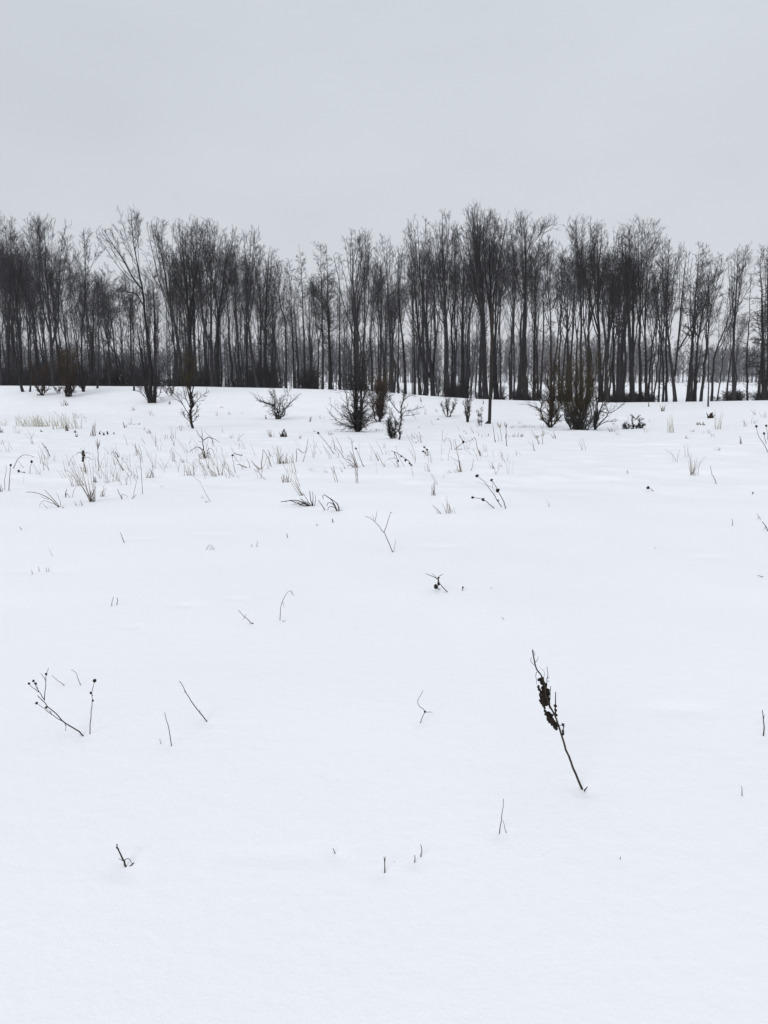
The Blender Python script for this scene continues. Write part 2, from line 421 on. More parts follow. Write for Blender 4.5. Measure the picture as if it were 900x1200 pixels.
# ------------------------------------------------------------------ trees
def tree_geometry(rng, trunk, r_base, cs, crown, style, leaders=(), dens=1.0, nfork=0, forkt=(.35, .6), twig_r=.014, limbs=()):
    """trunk: world polyline base..top. Returns (trunk Tubes, crown Tubes). crown = half width in metres"""
    tr, cr = Tubes(), Tubes()
    n = 16
    P = smooth_line(trunk, n)
    P[2:-1] += rng.normal(size=(n - 3, 3)) * np.array([.03, .05, 0])
    tt = np.linspace(0, 1, n)
    R = r_base * ((1 - tt) ** 1.05 * .96 + .02) ; R[0] *= 1.35; R[1] *= 1.08
    R = np.maximum(R, .011)
    tr.add(P, R, 7)
    H = P[-1, 2] - P[0, 2]
    ztop = P[-1, 2]
    mains = [(P[None], R[None], np.array([H]))]
    lead = []
    for (t0, pts) in leaders:                   # leaders given as world polylines
        q = smooth_line(pts, n)
        k = int(t0 * (n - 1))
        rad = R[k] * .72
        lead.append((q, rad * ((1 - tt) ** .8 * .94 + .06)))
    for q, r_ in lead:
        tr.add(q, np.maximum(r_, .010), 6)
        mains.append((q[None], np.maximum(r_, .010)[None], np.array([np.linalg.norm(q[-1] - q[0])])))
    if nfork:
        f = spawn(rng, mains[0], nfork, forkt[0], forkt[1], .18, .42, lambda t_, l_: l_ * (.98 - t_), n, .75, .03, .72, .012, ztop=ztop)
        f[1][:] = np.maximum(f[1][:, :1] * ((1 - tt) ** .9)[None], .010)
        tr.add(f[0], f[1], 6)
        mains.append(f)
    for pts, rb in limbs:
        q = smooth_line(pts, n)
        r_ = rb * ((1 - tt) * .85 + .15)
        cr.add(q, r_, 5)
        mains.append((q[None], r_[None], np.array([np.linalg.norm(q[-1] - q[0])])))
    def sweep(par, n1, c0, sc):
        """long limbs that leave the stem low and sweep up into a rounded crown"""
        Pm, Rm, _ = par
        M_, N_, _ = Pm.shape
        out_p, out_r = [], []
        for j in range(M_):
            z_lo, z_hi = Pm[j, 0, 2], Pm[j, -1, 2]
            for q_ in range(n1):
                t_ = c0 + (.9 - c0) * (q_ + rng.random()) / n1
                f = t_ * (N_ - 1); i_ = int(f); wv = f - i_
                p0 = Pm[j, i_] * (1 - wv) + Pm[j, min(i_ + 1, N_ - 1)] * wv
                r0 = Rm[j, i_] * (1 - wv) + Rm[j, min(i_ + 1, N_ - 1)] * wv
                zt = p0[2] + (z_hi - p0[2]) * rng.uniform(.5, 1.03) ** .85
                qq = (zt - z_lo) / (z_hi - z_lo)
                qq = min(qq, 1.0)
                qc = np.clip((qq - cs) / (1 - cs), 0, 1)
                env = (.6 + .4 * min(qc / .6, 1)) * math.sqrt(max(0, 1 - (max(qc - .68, 0) / .36) ** 2))
                rad = sc * env * rng.uniform(.35, 1.1)
                fi = qq * (N_ - 1); ii = min(int(fi), N_ - 2); wi = fi - ii
                ax = Pm[j, ii] * (1 - wi) + Pm[j, ii + 1] * wi
                az = rng.uniform(0, 2 * math.pi)
                tgt = np.array([ax[0] + math.cos(az) * rad, ax[1] + math.sin(az) * rad, zt])
                n9 = 9; s9 = np.linspace(0, 1, n9)[:, None]
                hp = p0 + (tgt - p0) * np.array([1, 1, 0]) * s9 ** .72
                hp[:, 2] = p0[2] + (tgt[2] - p0[2]) * s9[:, 0] ** 1.12
                Ln = np.linalg.norm(tgt - p0)
                hp[1:] += np.cumsum(rng.normal(size=(n9 - 1, 3)), 0) * .007 * Ln
                out_p.append(hp); out_r.append(np.clip(r0 * .42, .018, .06) * np.linspace(1, .3, n9) * min(1, .35 + Ln / 4))
        Q_ = np.stack(out_p)
        return Q_, np.stack(out_r), np.linalg.norm(Q_[:, -1] - Q_[:, 0], axis=1)
    for mi, par in enumerate(mains):
        first = mi == 0
        c0 = cs if first else .1
        if style in ('vase', 'broom', 'spread'):
            fat = {'vase': 1.5, 'broom': 1.25, 'spread': 1.4}[style]
            l1 = sweep(par, max(3, int((17 if first else 7) * dens)), c0, crown * fat * (1 if first else .7))
            cr.add(l1[0], l1[1], 4)
            k1 = spawn(rng, par, int((20 if first else 14) * dens), c0 + (1 - c0) * .45, 1, .4, 1.0, lambda t_, l_: crown * (.75 - .45 * t_), 5, .3, .07, .4, .01, .2, rcap=.025)
            cr.add(k1[0], k1[1], 3)
            L1 = tuple(np.concatenate([l1[q_], l1[q_]]) if 0 else l1[q_] for q_ in range(3))
            aa, ab, up2 = (.4, .98, .28) if style != 'spread' else (.5, 1.15, .12)
            l2 = spawn(rng, L1, 12, .4, 1.0, aa, ab, lambda t_, l_: crown * (.72 - .30 * t_), 5, up2, .045, .5, twig_r * 1.4, 0, rcap=.022, ref=3.6, ztop=ztop + .1)
            cr.add(l2[0], l2[1], 3)
            for src in (l2, k1):
                l3 = spawn(rng, src, 6, .2, 1, .3, .8, lambda t_, l_: l_ * (.6 - .2 * t_), 3, .15, .08, .7, twig_r, 0, rcap=.014, ref=1.0)
                cr.add(l3[0], l3[1], 3)
                l4 = spawn(rng, l3, 3, .15, 1, .3, .8, lambda t_, l_: np.maximum(l_ * .6, .12), 2, .1, .1, .8, twig_r * .75, 0, rcap=.010, ref=.45)
                cr.add(l4[0], l4[1], 3)
        else:
            a0, a1, up, fl = (.7, 1.35, .25, .3) if style == 'clump' else (1.1, 1.55, .02, .75)
            def lf(t_, l_):
                s_ = np.clip((t_ - c0) / (1 - c0), 0, 1)
                if style == 'bough': return crown * (1.0 - .75 * s_)
                return crown * (.5 + .8 * np.sin(np.pi * np.clip(s_ * .75 + .2, 0, 1)))
            l1 = spawn(rng, par, int(24 * dens), c0, 1, a0, a1, lf, 6, up, .12, .5, .012, fl, rcap=.045)
            cr.add(l1[0], l1[1], 4)
            l2 = spawn(rng, l1, 8, .12, 1, .35, .95, lambda t_, l_: l_ * (.55 - .25 * t_), 4, up * .5, .14, .6, twig_r * 1.3, fl * .5, rcap=.02, ref=1.2)
            cr.add(l2[0], l2[1], 3)
            l3 = spawn(rng, l2, 6, .1, 1, .4, 1.1, lambda t_, l_: np.maximum(l_ * .5, .14), 3, .05, .15, .7, twig_r, 0, rcap=.014, ref=.7)
            cr.add(l3[0], l3[1], 3)
            l4 = spawn(rng, l3, 3, .1, 1, .4, 1.1, lambda t_, l_: np.maximum(l_ * .6, .1), 2, .05, .1, .8, twig_r * .8, 0, rcap=.01, ref=.35)
            cr.add(l4[0], l4[1], 3)
    # dead side shoots low on the trunk
    l0 = spawn(rng, mains[0], int(12 * dens), .12, max(cs, .3), .7, 1.4, lambda t_, l_: 0 * t_ + crown * .45, 5, .3, .14, .3, .014, .3, rcap=.03)
    cr.add(l0[0], l0[1], 3)
    l0b = spawn(rng, l0, 4, .3, 1, .4, 1.0, lambda t_, l_: l_ * .45, 3, .2, .1, .7, .011, .2)
    cr.add(l0b[0], l0b[1], 3)
    return tr, cr

def px_line(pts, Y, rng, depth=.5):
    out_ = []
    for k, (x, y) in enumerate(pts):
        out_.append(at(x, y, Y + (rng.normal() * depth if k else 0)))
    return out_

def front_tree(name, pts, wpx, cs, cw, style, label, group='front trees of the wood', Y=None, leaders=(), nfork=0, dens=1.0,
               twig=None, bark=None, forkt=(.35, .6), limbs=(), twig_r=.0068, cat='tree'):
    rng = rng_of(label)
    if Y is None:
        bpt = hit(*pts[0]); Y = bpt[1]
    else:
        bpt = at(pts[0][0], pts[0][1], Y)
        bpt[2] = float(ground_z(bpt[0], bpt[1]))
    mpp = Y / FPX
    line = px_line(pts, Y, rng)
    if Y > YC: line = [bpt - np.array([0, 0, .15])] + line[:]
    else: line[0] = bpt - np.array([0, 0, .1])
    ld = []
    H = line[-1][2] - line[0][2]
    for lp in leaders:
        q = px_line(lp, Y, rng)
        t0 = max(0, (q[0][2] - line[0][2]) / H)
        q = [np.array(v) for v in q]
        ld.append((t0, q))
    lm = [(px_line(lp, Y, rng, .9), rw * mpp / 2) for lp, rw in limbs]
    tr, cr = tree_geometry(rng, line, wpx * mpp / 2, cs, cw * mpp, style, ld, dens, nfork, forkt, twig_r, lm)
    root = empty(name, bpt)
    tag(root, label, cat, group)
    a = tr.build('trunk', bark or (M_BARK if rng.random() < .6 else M_BARK2), bpt); a.parent = root
    c = cr.build('crown', twig or M_TWIG, bpt); c.parent = root
    return root

T = front_tree
# left end of the wood
T('bare_tree', [(1, 452), (0, 400), (-4, 340), (-8, 275)], 4, .45, 14, 'vase', 'dark bare tree cut by the left edge of the photo', Y=70)
T('bare_tree', [(10, 452), (10, 400), (12, 330), (13, 259)], 4, .45, 15, 'vase', 'tall bare tree second from the left edge, with a feathery pointed crown', Y=76, nfork=1)
T('bare_tree', [(27, 459), (21, 437), (15, 395), (18, 345), (14, 300)], 3, .45, 14, 'vase', 'bare tree with a trunk bowing left, rooted on the snow left of the brown bushes', leaders=[[(25, 455), (24, 420), (20, 360), (26, 300), (28, 280)]])
T('bare_tree', [(35, 459), (37, 430), (34, 390), (37, 350)], 2, .35, 10, 'vase', 'short thin bare tree standing on the snow at the left end of the wood')
T('bare_tree', [(45, 452), (43, 420), (39, 370), (30, 345), (22, 320), (20, 296)], 4, .5, 16, 'vase', 'bare tree whose trunk kinks left halfway up, at the left end of the wood', Y=72)
T('bare_tree', [(62, 452), (60, 400), (56, 355), (53, 300), (52, 257)], 5, .4, 20, 'vase', 'tall forked bare tree with a broad crown, behind the two brown bushes at left', Y=70,
  leaders=[[(61, 405), (68, 375), (69, 330), (73, 277)], [(59, 392), (48, 350), (46, 300), (43, 262)]])
T('bare_tree', [(98, 459), (95, 430), (97, 380), (100, 320), (98, 270)], 3, .52, 15, 'vase', 'slender tree with a light open crown, right of the darkest brown bush', dens=.8)
T('bare_tree', [(93, 452), (91, 405), (84, 355), (81, 316)], 2.4, .75, 7, 'clump', 'thin stem leaning left with a small dark tufted top, left of a slender light-crowned tree', Y=74)
T('bare_tree', [(107, 452), (108, 400), (110, 350), (112, 318)], 4, .35, 11, 'vase', 'thick dark stem just right of the slender light-crowned tree at left', Y=78)
T('bare_tree', [(114, 455), (116, 410), (115, 360), (114, 322)], 2.2, .5, 10, 'vase', 'thin tree rooted just over the snow crest beside the leaning fallen trunk')
T('bare_tree', [(128, 452), (127, 400), (127, 350), (126, 310)], 2.6, .6, 10, 'clump', 'straight tree with dark ragged top in the low gap of the tree line at left', Y=73)
T('bare_tree', [(149, 452), (138, 420), (124, 400), (110, 388), (98, 380)], 2.6, .55, 9, 'spread', 'trunk leaning far over to the left in the low gap of the wood', Y=68, dens=.6)
T('bare_tree', [(154, 452), (153, 400), (152, 350), (151, 318)], 3.6, .5, 12, 'spread', 'middle-height dark tree beneath the long left limb of the leaning tall tree', Y=75)
T('bare_tree', [(157, 458), (157, 420), (155, 370), (156, 335)], 2, .5, 9, 'vase', 'thin pole-like tree just left of the tallest leaning tree')
T('bare_tree', [(176, 472), (176, 440), (172.5, 393), (166, 339), (159, 295), (154, 266), (153, 244)], 5, .62, 14, 'vase',
  'tallest tree at left, rooted on open snow, leaning left with one long limb reaching out', dens=1.0,
  leaders=[[(181, 472), (182, 430), (181, 370), (179, 330)], [(175, 468), (170, 450), (165, 412), (160, 380)]],
  limbs=[([(166, 339), (155, 324), (143, 302), (131, 285), (122, 270)], 2.4), ([(170, 362), (160, 345), (150, 342), (136, 338)], 1.7)])
T('bare_tree', [(214, 452), (208, 400), (201, 362), (192, 318), (185, 275), (183, 257)], 5, .25, 15, 'spread', 'tree leaning left with shaggy side branches, left of the densest dark crowns', Y=70, twig=M_TWIGD, dens=1.25)
T('bare_tree', [(224, 452), (223, 400), (219, 350), (215, 300), (213, 257)], 6, .38, 16, 'broom', 'thick dark tree with dense upright crown behind the single-stemmed sapling', Y=72, nfork=3, twig=M_TWIGD)
T('bare_tree', [(229, 452), (228, 400), (228, 330), (231, 258)], 4, .4, 13, 'broom', 'dense upright tree just right of the tree behind the single-stemmed sapling', Y=75, nfork=2, twig=M_TWIGD)
T('bare_tree', [(249, 452), (247, 405), (247, 318), (245, 258)], 5, .4, 14, 'broom', 'thick tree forking low into a V, first of the pair right of the sapling', Y=69, leaders=[[(247, 410), (238, 375), (233, 320), (235, 275)]])
T('bare_tree', [(254, 452), (255, 400), (257, 365), (262, 325), (270, 285), (273, 266)], 5, .42, 13, 'broom', 'tree bending right at its top, second of the pair right of the sapling', Y=71, nfork=2)
T('bare_tree', [(240, 452), (241, 400), (242, 330), (252, 275), (256, 262)], 2.6, .4, 11, 'broom', 'thin tree standing between the sapling and the V-forked tree', Y=78)
T('bare_tree', [(282, 452), (279, 402), (276, 350), (276, 282)], 3.4, .42, 12, 'spread', 'tree leaning slightly left, left of the pale-topped tree above the small round shrub', Y=74, twig=M_TWIGD)
T('bare_tree', [(289, 453), (289, 400), (289, 350), (293, 300), (294, 270)], 4, .5, 14, 'broom', 'straight tree with a pale feathery top ending the left high crowns', Y=70, nfork=2, dens=.9)
T('bare_tree', [(302, 453), (297, 425), (293, 402), (290, 350), (286, 300)], 4.5, .5, 11, 'spread', 'tree leaning left across its neighbour, above and left of the small round shrub', Y=68)
T('bare_tree', [(305, 453), (305, 400), (305, 350), (303, 300)], 2.4, .5, 9, 'vase', 'thin straight stem between two thick trunks above the small round shrub', Y=77)
T('bare_tree', [(310, 453), (311, 400), (312, 350), (316, 290)], 5.5, .45, 12, 'spread', 'thick trunk directly above the left side of the small round shrub', Y=72, limbs=[([(311, 412), (318, 400), (326, 390)], 1.5)])
T('bare_tree', [(322, 454), (322, 400), (321, 350), (322, 303)], 2.6, .5, 10, 'spread', 'thin tree directly above the middle of the small round shrub', Y=79)
T('bare_tree', [(335, 455), (335, 400), (334, 375), (327, 350), (330, 306)], 4, .5, 10, 'spread', 'tree with a crooked stem above the right side of the small round shrub', Y=70)
# low middle part with ragged conifer-like tops
T('bare_tree', [(345, 455), (343, 400), (341, 350), (339, 308)], 3.6, .55, 9, 'clump', 'ragged-topped tree, first of the dark tufted ones in the lowest dip of the skyline', Y=72, twig=M_TWIGD, dens=1.3)
T('bare_tree', [(357, 456), (356, 400), (354, 340), (351, 294)], 3.2, .6, 10, 'clump', 'tall slim tree with a dark tufted head, second in the lowest dip of the skyline', Y=70, twig=M_TWIGD, dens=1.4)
T('bare_tree', [(378, 456), (378, 400), (377, 350), (376, 286)], 3.6, .42, 14, 'clump', 'dark tree with bristling short branches, left one of the close dark pair at the centre', Y=71, twig=M_TWIGD, dens=1.6)
T('bare_tree', [(388, 457), (386, 400), (384, 350), (383, 296)], 5, .25, 12, 'clump', 'dark tree with bristling short branches, right one of the close dark pair at the centre', Y=74, twig=M_TWIGD, dens=1.6)
T('bare_tree', [(399, 457), (398, 400), (398, 350), (397, 301)], 2.8, .5, 8, 'clump', 'narrow tree right of the close dark pair at the centre', Y=73, twig=M_TWIGD, dens=1.1)
T('bare_tree', [(366, 456), (366, 400), (368, 350), (367, 322)], 2.2, .5, 9, 'vase', 'short thin tree in the notch left of the close dark pair at the centre', Y=80)
T('bare_tree', [(420, 457), (418, 420), (415, 364), (413, 310), (412, 271)], 5.5, .35, 15, 'spread', 'tall straight tree rising right behind the large twiggy bush', Y=69, dens=1.2)
T('bare_tree', [(427, 458), (427, 400), (427, 350), (428, 300), (428, 271)], 3.4, .4, 13, 'vase', 'tall narrow light-crowned tree, second one behind the large twiggy bush', Y=72, leaders=[[(427, 385), (432, 350), (432, 300), (433, 285)]])
T('bare_tree', [(445, 459), (446, 400), (443, 350), (443, 300)], 2.6, .45, 10, 'vase', 'thin tree above the small dark brown bush at the centre', Y=75)
T('bare_tree', [(460, 461), (458, 410), (455, 350), (453, 300), (451, 279)], 3.4, .45, 13, 'vase', 'tree with a pale wispy top left of the rising right-hand crowns', Y=71, dens=.85)
T('bare_tree', [(475, 462), (473, 410), (469, 380), (467, 330), (467, 290)], 4, .48, 13, 'vase', 'slightly bowed tree left of the trunk with two low forks', Y=70)
T('bare_tree', [(486, 463), (485, 400), (484, 350), (481, 287)], 2.8, .45, 12, 'vase', 'thin straight tree left of the trunk with two low forks', Y=77)
T('bare_tree', [(508, 464), (505, 430), (501, 404), (497, 360), (493, 319), (489, 258)], 5, .45, 15, 'vase', 'tall tree leaning left with two low forks, left of the thick straight trunk', Y=70,
  leaders=[[(508, 448), (497, 428), (491, 395), (487, 350), (484, 305)], [(507, 440), (510, 400), (509, 350), (508, 300)]])
T('bare_tree', [(524, 465), (523, 400), (521, 350), (519, 300), (518, 252)], 6.5, .35, 17, 'vase', 'thick straight tall tree with a rounded crown above the two small snow-field shrubs', Y=72, nfork=2, dens=1.15)
T('bare_tree', [(519, 465), (518, 440), (517, 410), (518, 370), (520, 330)], 1.6, .55, 9, 'vase', 'thin young tree with pale greenish trunk, left of the thickest straight one', Y=68, bark=M_PALE, dens=.6)
T('bare_tree', [(531, 466), (530, 420), (529, 378), (534, 345), (533, 268)], 3.6, .4, 13, 'vase', 'tree forking at mid height right beside the thick straight rounded-crown tree', Y=74, leaders=[[(529, 378), (524, 345), (526, 300)]])
T('bare_tree', [(543, 467), (542, 400), (543, 350), (545, 290)], 4.6, .4, 13, 'spread', 'dark tree filling the gap left of the broadest crown', Y=76, twig=M_TWIGD)
T('bare_tree', [(569, 467), (568, 420), (566, 348), (562, 300), (564, 247)], 7, .42, 20, 'vase', 'massive tall tree with the broadest crown, just left of the dark pole', Y=70, nfork=3, dens=1.15)
T('bare_tree', [(582, 468), (578, 410), (575, 370), (574, 316), (573, 249)], 6.5, .45, 17, 'vase', 'massive trunk flaring at its foot just right of the dark pole', Y=73, nfork=2)
T('bare_tree', [(587, 468), (586, 400), (586, 350), (592, 310), (590, 275)], 2.8, .5, 11, 'vase', 'thin tree right of the massive flared trunk', Y=71)
T('bare_tree', [(602, 469), (602, 400), (603, 350), (601, 290)], 2.6, .45, 12, 'vase', 'thin tree left of the tree shaped like a wine glass', Y=79)
T('bare_tree', [(614.6, 469.5), (614.6, 400), (615, 348), (616, 294), (613, 251)], 5.5, .5, 19, 'vase', 'tree shaped like a wine glass, with a clear round crown, right of the dark pole', Y=70,
  leaders=[[(616, 300), (622, 285), (632, 275), (640, 262)]], limbs=[([(614, 350), (605, 325), (602, 300), (600, 275)], 1.6)])
T('bare_tree', [(626, 470), (626, 400), (627, 350), (631, 283)], 4, .4, 14, 'spread', 'dark-crowned lower tree just right of the wine-glass-shaped tree', Y=73, twig=M_TWIGD)
T('bare_tree', [(646, 470), (646, 410), (645, 360), (641, 327), (643, 277)], 3.2, .4, 14, 'vase', 'lower light tree forking into a Y in the gap above the brown-red bush', Y=72, leaders=[[(646, 363), (652, 348), (655, 310)]])
T('bare_tree', [(655, 471), (656, 410), (658, 360), (659, 300)], 3, .45, 12, 'vase', 'thin lower tree leaning right in the gap left of the olive bush', Y=75)
T('bare_tree', [(681, 472), (681, 410), (681, 350), (677, 299), (675, 258)], 4.6, .4, 17, 'vase', 'tall tree rising behind the olive bush, its crown round and light', Y=71)
T('bare_tree', [(690, 472), (690, 400), (692, 332), (696, 262)], 4, .4, 14, 'broom', 'tall dense tree rising behind the olive bush, right of its round-crowned neighbour', Y=74, nfork=1)
T('bare_tree', [(704, 472), (702, 400), (701, 350), (700, 259)], 5.5, .35, 13, 'broom', 'tallest dark tree behind the right side of the olive bush', Y=70, nfork=2, twig=M_TWIGD)
T('bare_tree', [(712, 472), (710, 410), (706.6, 366), (706, 300)], 4, .45, 12, 'vase', 'first clear trunk right of the olive bush, leaning a little left', Y=69)
T('bare_tree', [(719.6, 472), (719, 410), (718, 350), (719, 268)], 4, .4, 12, 'vase', 'second clear trunk right of the olive bush', Y=72, dens=.9)
T('bare_tree', [(726, 472), (726, 420), (725, 370), (724, 300)], 3, .45, 11, 'vase', 'third clear trunk right of the olive bush, thinner than its neighbours', Y=70, leaders=[[(726, 395), (730, 375), (731, 340)]])
T('bare_tree', [(741, 472), (740, 430), (737, 386), (735, 330), (732, 275)], 7, .45, 12, 'spread', 'thick trunk with a strongly flared foot at right, split into two stems', Y=70, leaders=[[(741, 430), (742, 380), (742, 330), (744, 290)]])
T('bare_tree', [(750.6, 472), (750, 410), (750, 350), (748, 310), (749, 259)], 4.4, .42, 21, 'spread', 'tall straight tree with the widest spreading crown on the right side', Y=71, dens=1.3, nfork=1)
T('bare_tree', [(757, 472), (757, 420), (756, 385), (758, 340), (762, 290)], 4, .4, 13, 'spread', 'tree with a low limb stretching right, beside the widest right-side crown', Y=73, limbs=[([(757, 425), (763, 419), (770, 411)], 1.6)])
T('bare_tree', [(777, 471), (777, 430), (774, 390), (768, 350), (765, 310)], 3, .35, 14, 'vase', 'tree with widely arching branches in the thin part of the wood at right', Y=72, leaders=[[(777, 400), (779, 360), (776, 300)]])
T('bare_tree', [(781, 471), (781, 400), (782, 350), (784, 281)], 3.4, .4, 16, 'vase', 'tree with a pale upswept crown, tall beside the arching one at right', Y=74, dens=.9)
T('bare_tree', [(791.5, 471), (788, 435), (783, 395), (781, 350), (785, 300)], 4.6, .35, 15, 'vase', 'multi-stemmed tree spreading from one foot into a wide V at right', Y=69,
  leaders=[[(791, 440), (795, 400), (800, 340), (805, 294)], [(792, 415), (802, 398), (812, 380), (820, 355)]])
T('bare_tree', [(806, 471), (809, 430), (812, 396), (816, 340), (819.6, 288)], 4.6, .4, 16, 'clump', 'dark tree leaning right with knotty tufts in its crown', Y=70, twig=M_TWIGD, dens=1.4)
T('bare_tree', [(813, 471), (816, 430), (818.5, 396), (824, 365), (832, 335), (836, 300)], 4, .38, 17, 'spread', 'tree leaning right whose branches sweep out over the gap at right', Y=72, twig=M_TWIGD, dens=1.2)
T('sapling', [(830, 476.5), (830, 430), (830, 367), (831, 303)], 1.7, .6, 6, 'clump', 'very straight thin young tree rooted on the snow in front of the right gap', 'front trees of the wood', dens=.5)
T('bare_tree', [(834, 470), (836, 435), (838, 417), (846.7, 392), (857, 362), (861, 335)], 3.2, .4, 12, 'spread', 'low crooked tree bending right across the gap at right', Y=68, dens=.8)
T('bare_tree', [(860, 470), (860, 400), (862, 360), (863, 333), (865, 290)], 5, .42, 17, 'vase', 'well-formed tree with an even fan-shaped crown near the right edge', Y=71, dens=1.1)
T('bare_tree', [(876, 469), (876, 420), (878, 370), (880, 318)], 2.6, .3, 14, 'bough', 'thin dark tree with drooping level branches left of the right-edge evergreen-like tree', Y=75, twig=M_TWIGD)
T('bare_tree', [(895, 469), (894, 400), (893, 350), (891, 300)], 6, .2, 27, 'bough', 'broad dark tree with long level branches at the right edge', Y=71, twig=M_TWIGD, dens=2.2)
T('bare_tree', [(899, 469), (900, 400), (900, 330), (900, 286)], 4, .4, 13, 'vase', 'tall bare tree cut by the right edge of the photo', Y=75)

# ------------------------------------------------------------------ back rows: a few prototypes, copied
def proto_tree(k):
    rng = rng_of('proto', k)
    H = 15.0
    x = 0.0
    pts = [np.array([0, 0, -.3])]
    dx = rng.normal() * .03
    for s in (.25, .5, .75, 1.0):
        pts.append(np.array([dx * H * s + rng.normal() * .1, rng.normal() * .15, H * s]))
    style = ['vase', 'vase', 'spread', 'clump', 'broom', 'vase', 'spread', 'vase'][k]
    tr, cr = tree_geometry(rng, pts, .12 + .03 * (k % 3), [.45, .5, .4, .35, .5, .55, .3, .42][k], [1.7, 1.5, 1.8, 1.5, 1.5, 1.3, 2.0, 1.9][k], style,
                           dens=.62, nfork=[0, 1, 0, 0, 1, 0, 0, 2][k], twig_r=.0065)
    root = empty('slender_tree', (0, 0, 0))
    a = tr.build('trunk', M_BARK2, (0, 0, 0)); a.parent = root
    c = cr.build('crown', M_TWIG, (0, 0, 0)); c.parent = root
    return root
protos = [proto_tree(k) for k in range(8)]
SKY_X = [0, 50, 110, 150, 230, 275, 310, 350, 400, 440, 470, 520, 570, 640, 700, 750, 800, 850, 900]
SKY_Y = [285, 285, 320, 322, 285, 295, 318, 325, 325, 315, 310, 285, 280, 295, 285, 290, 315, 330, 325]
SECT = [(115, 'behind the left end of the wood'), (200, 'behind the low gap at left'), (325, 'behind the dense left crowns'),
        (440, 'behind the ragged dark tops in the middle'), (560, 'behind the thick trunks left of the dark pole'),
        (700, 'behind the trunks right of the dark pole'), (790, 'behind the right-hand trunks'), (9999, 'in the thin right end of the wood')]
rng = np.random.default_rng(11)
used = [False] * 8
NB = 175
xs = np.sort(rng.uniform(-8, 908, NB))
for i_, x in enumerate(xs):
    if x > 770 and rng.random() < .42: continue
    if 585 < x < 770 and rng.random() < .08: continue
    if 118 < x < 200 and rng.random() < .35: continue
    Y = rng.uniform(80, 118)
    if x > 740: Y = rng.uniform(80, 96)
    k = int(rng.integers(8))
    p = at(x, 450, Y); p[2] = float(ground_z(p[0], p[1]))
    topy = np.interp(x, SKY_X, SKY_Y) + rng.uniform(-8, 48)
    H = at(x, topy, Y)[2] - p[2]
    o = protos[k] if not used[k] else copy_tree(protos[k])
    used[k] = True
    o.location = p
    s = H / 15.0
    sxy = rng.uniform(.8, 1.25) * s
    o.scale = (sxy, sxy, s)
    o.rotation_euler = (rng.normal() * .02, rng.normal() * .025, rng.uniform(0, 6.28))
    lab = next(l for lim, l in SECT if x < lim)
    tag(o, 'slender back-row tree ' + lab, 'tree', 'back-row trees ' + lab)
for k in range(8):
    if not used[k]:
        for c in list(protos[k].children): bpy.data.objects.remove(c)
        bpy.data.objects.remove(protos[k])

# ------------------------------------------------------------------ shrubs
def shrub_geometry(rng, H, Wd, nst, style='open', twig_r=.008, r0=.04, spread=(.1, .8), dens=1.0, low=0.0, lean=0.0):
    """base at the origin. H height, Wd half width (m)"""
    st, cr = Tubes(), Tubes()
    n = 8
    paths = []
    for k in range(nst):
        az = 2 * math.pi * (k + rng.random() * .8) / max(nst, 1)
        a = rng.uniform(*spread)
        hh = H * (rng.uniform(.7, 1.0) if nst < 10 or k < 3 else rng.uniform(.4, .95)) * (1 - .35 * a / 1.2)
        rad = min(Wd * 1.0, hh * math.tan(min(a, 1.2)))
        d = np.array([math.cos(az), math.sin(az), 0]) * rad
        s = np.linspace(0, 1, n)[:, None]
        curve = s ** (.8 if style != 'weep' else .5)
        q = d * curve + np.array([lean, 0, 0]) * s * hh + np.array([0, 0, 1]) * hh * (s ** 1.15)
        q[1:] += rng.normal(size=(n - 1, 3)) * H * (.045 if style == 'gnarl' and H < 2.6 else .018)
        q += np.array([rng.normal() * .04, rng.normal() * .04, -.06])
        paths.append(q)
    P = np.stack(paths)
    R = r0 * rng.uniform(.6, 1.1, (nst, 1)) * (np.linspace(1, .22, n)[None])
    st.add(P, R, 5)
    par = (P, R, np.full(nst, H))
    f1, f2, f3 = int(13 * dens), 6, 4
    a0, a1, up = (.3, .8, .3)
    if style == 'broom': a0, a1, up = .15, .45, .5
    if style == 'gnarl': a0, a1, up = .6, 1.3, .3
    l1 = spawn(rng, par, f1, .1 if style != 'broom' else .22, 1, a0, a1, lambda t_, l_: Wd * (.32 + .42 * t_), 5, up, .15 if style != 'gnarl' else .25, .6, twig_r * 1.3, .1, rcap=r0 * .5)
    cr.add(l1[0], l1[1], 3)
    l2 = spawn(rng, l1, f2, .15, 1, .3, .9, lambda t_, l_: l_ * .5, 4, .25, .16, .6, twig_r, 0)
    cr.add(l2[0], l2[1], 3)
    l3 = spawn(rng, l2, f3, .15, 1, .3, .9, lambda t_, l_: np.maximum(l_ * .55, .1), 2, .15, .1, .7, twig_r * .75, 0)
    cr.add(l3[0], l3[1], 3)
    if low:
        l1 = spawn(rng, par, int(12 * dens), .03, .3, .9, 1.45, lambda t_, l_: 0 * t_ + low, 6, .2, .12, .4, twig_r * 1.2, .6, rcap=.02)
        cr.add(l1[0], l1[1], 3)
        l2 = spawn(rng, l1, 6, .2, 1, .3, .9, lambda t_, l_: l_ * .4, 4, .1, .15, .6, twig_r, 0)
        cr.add(l2[0], l2[1], 3)
    return st, cr

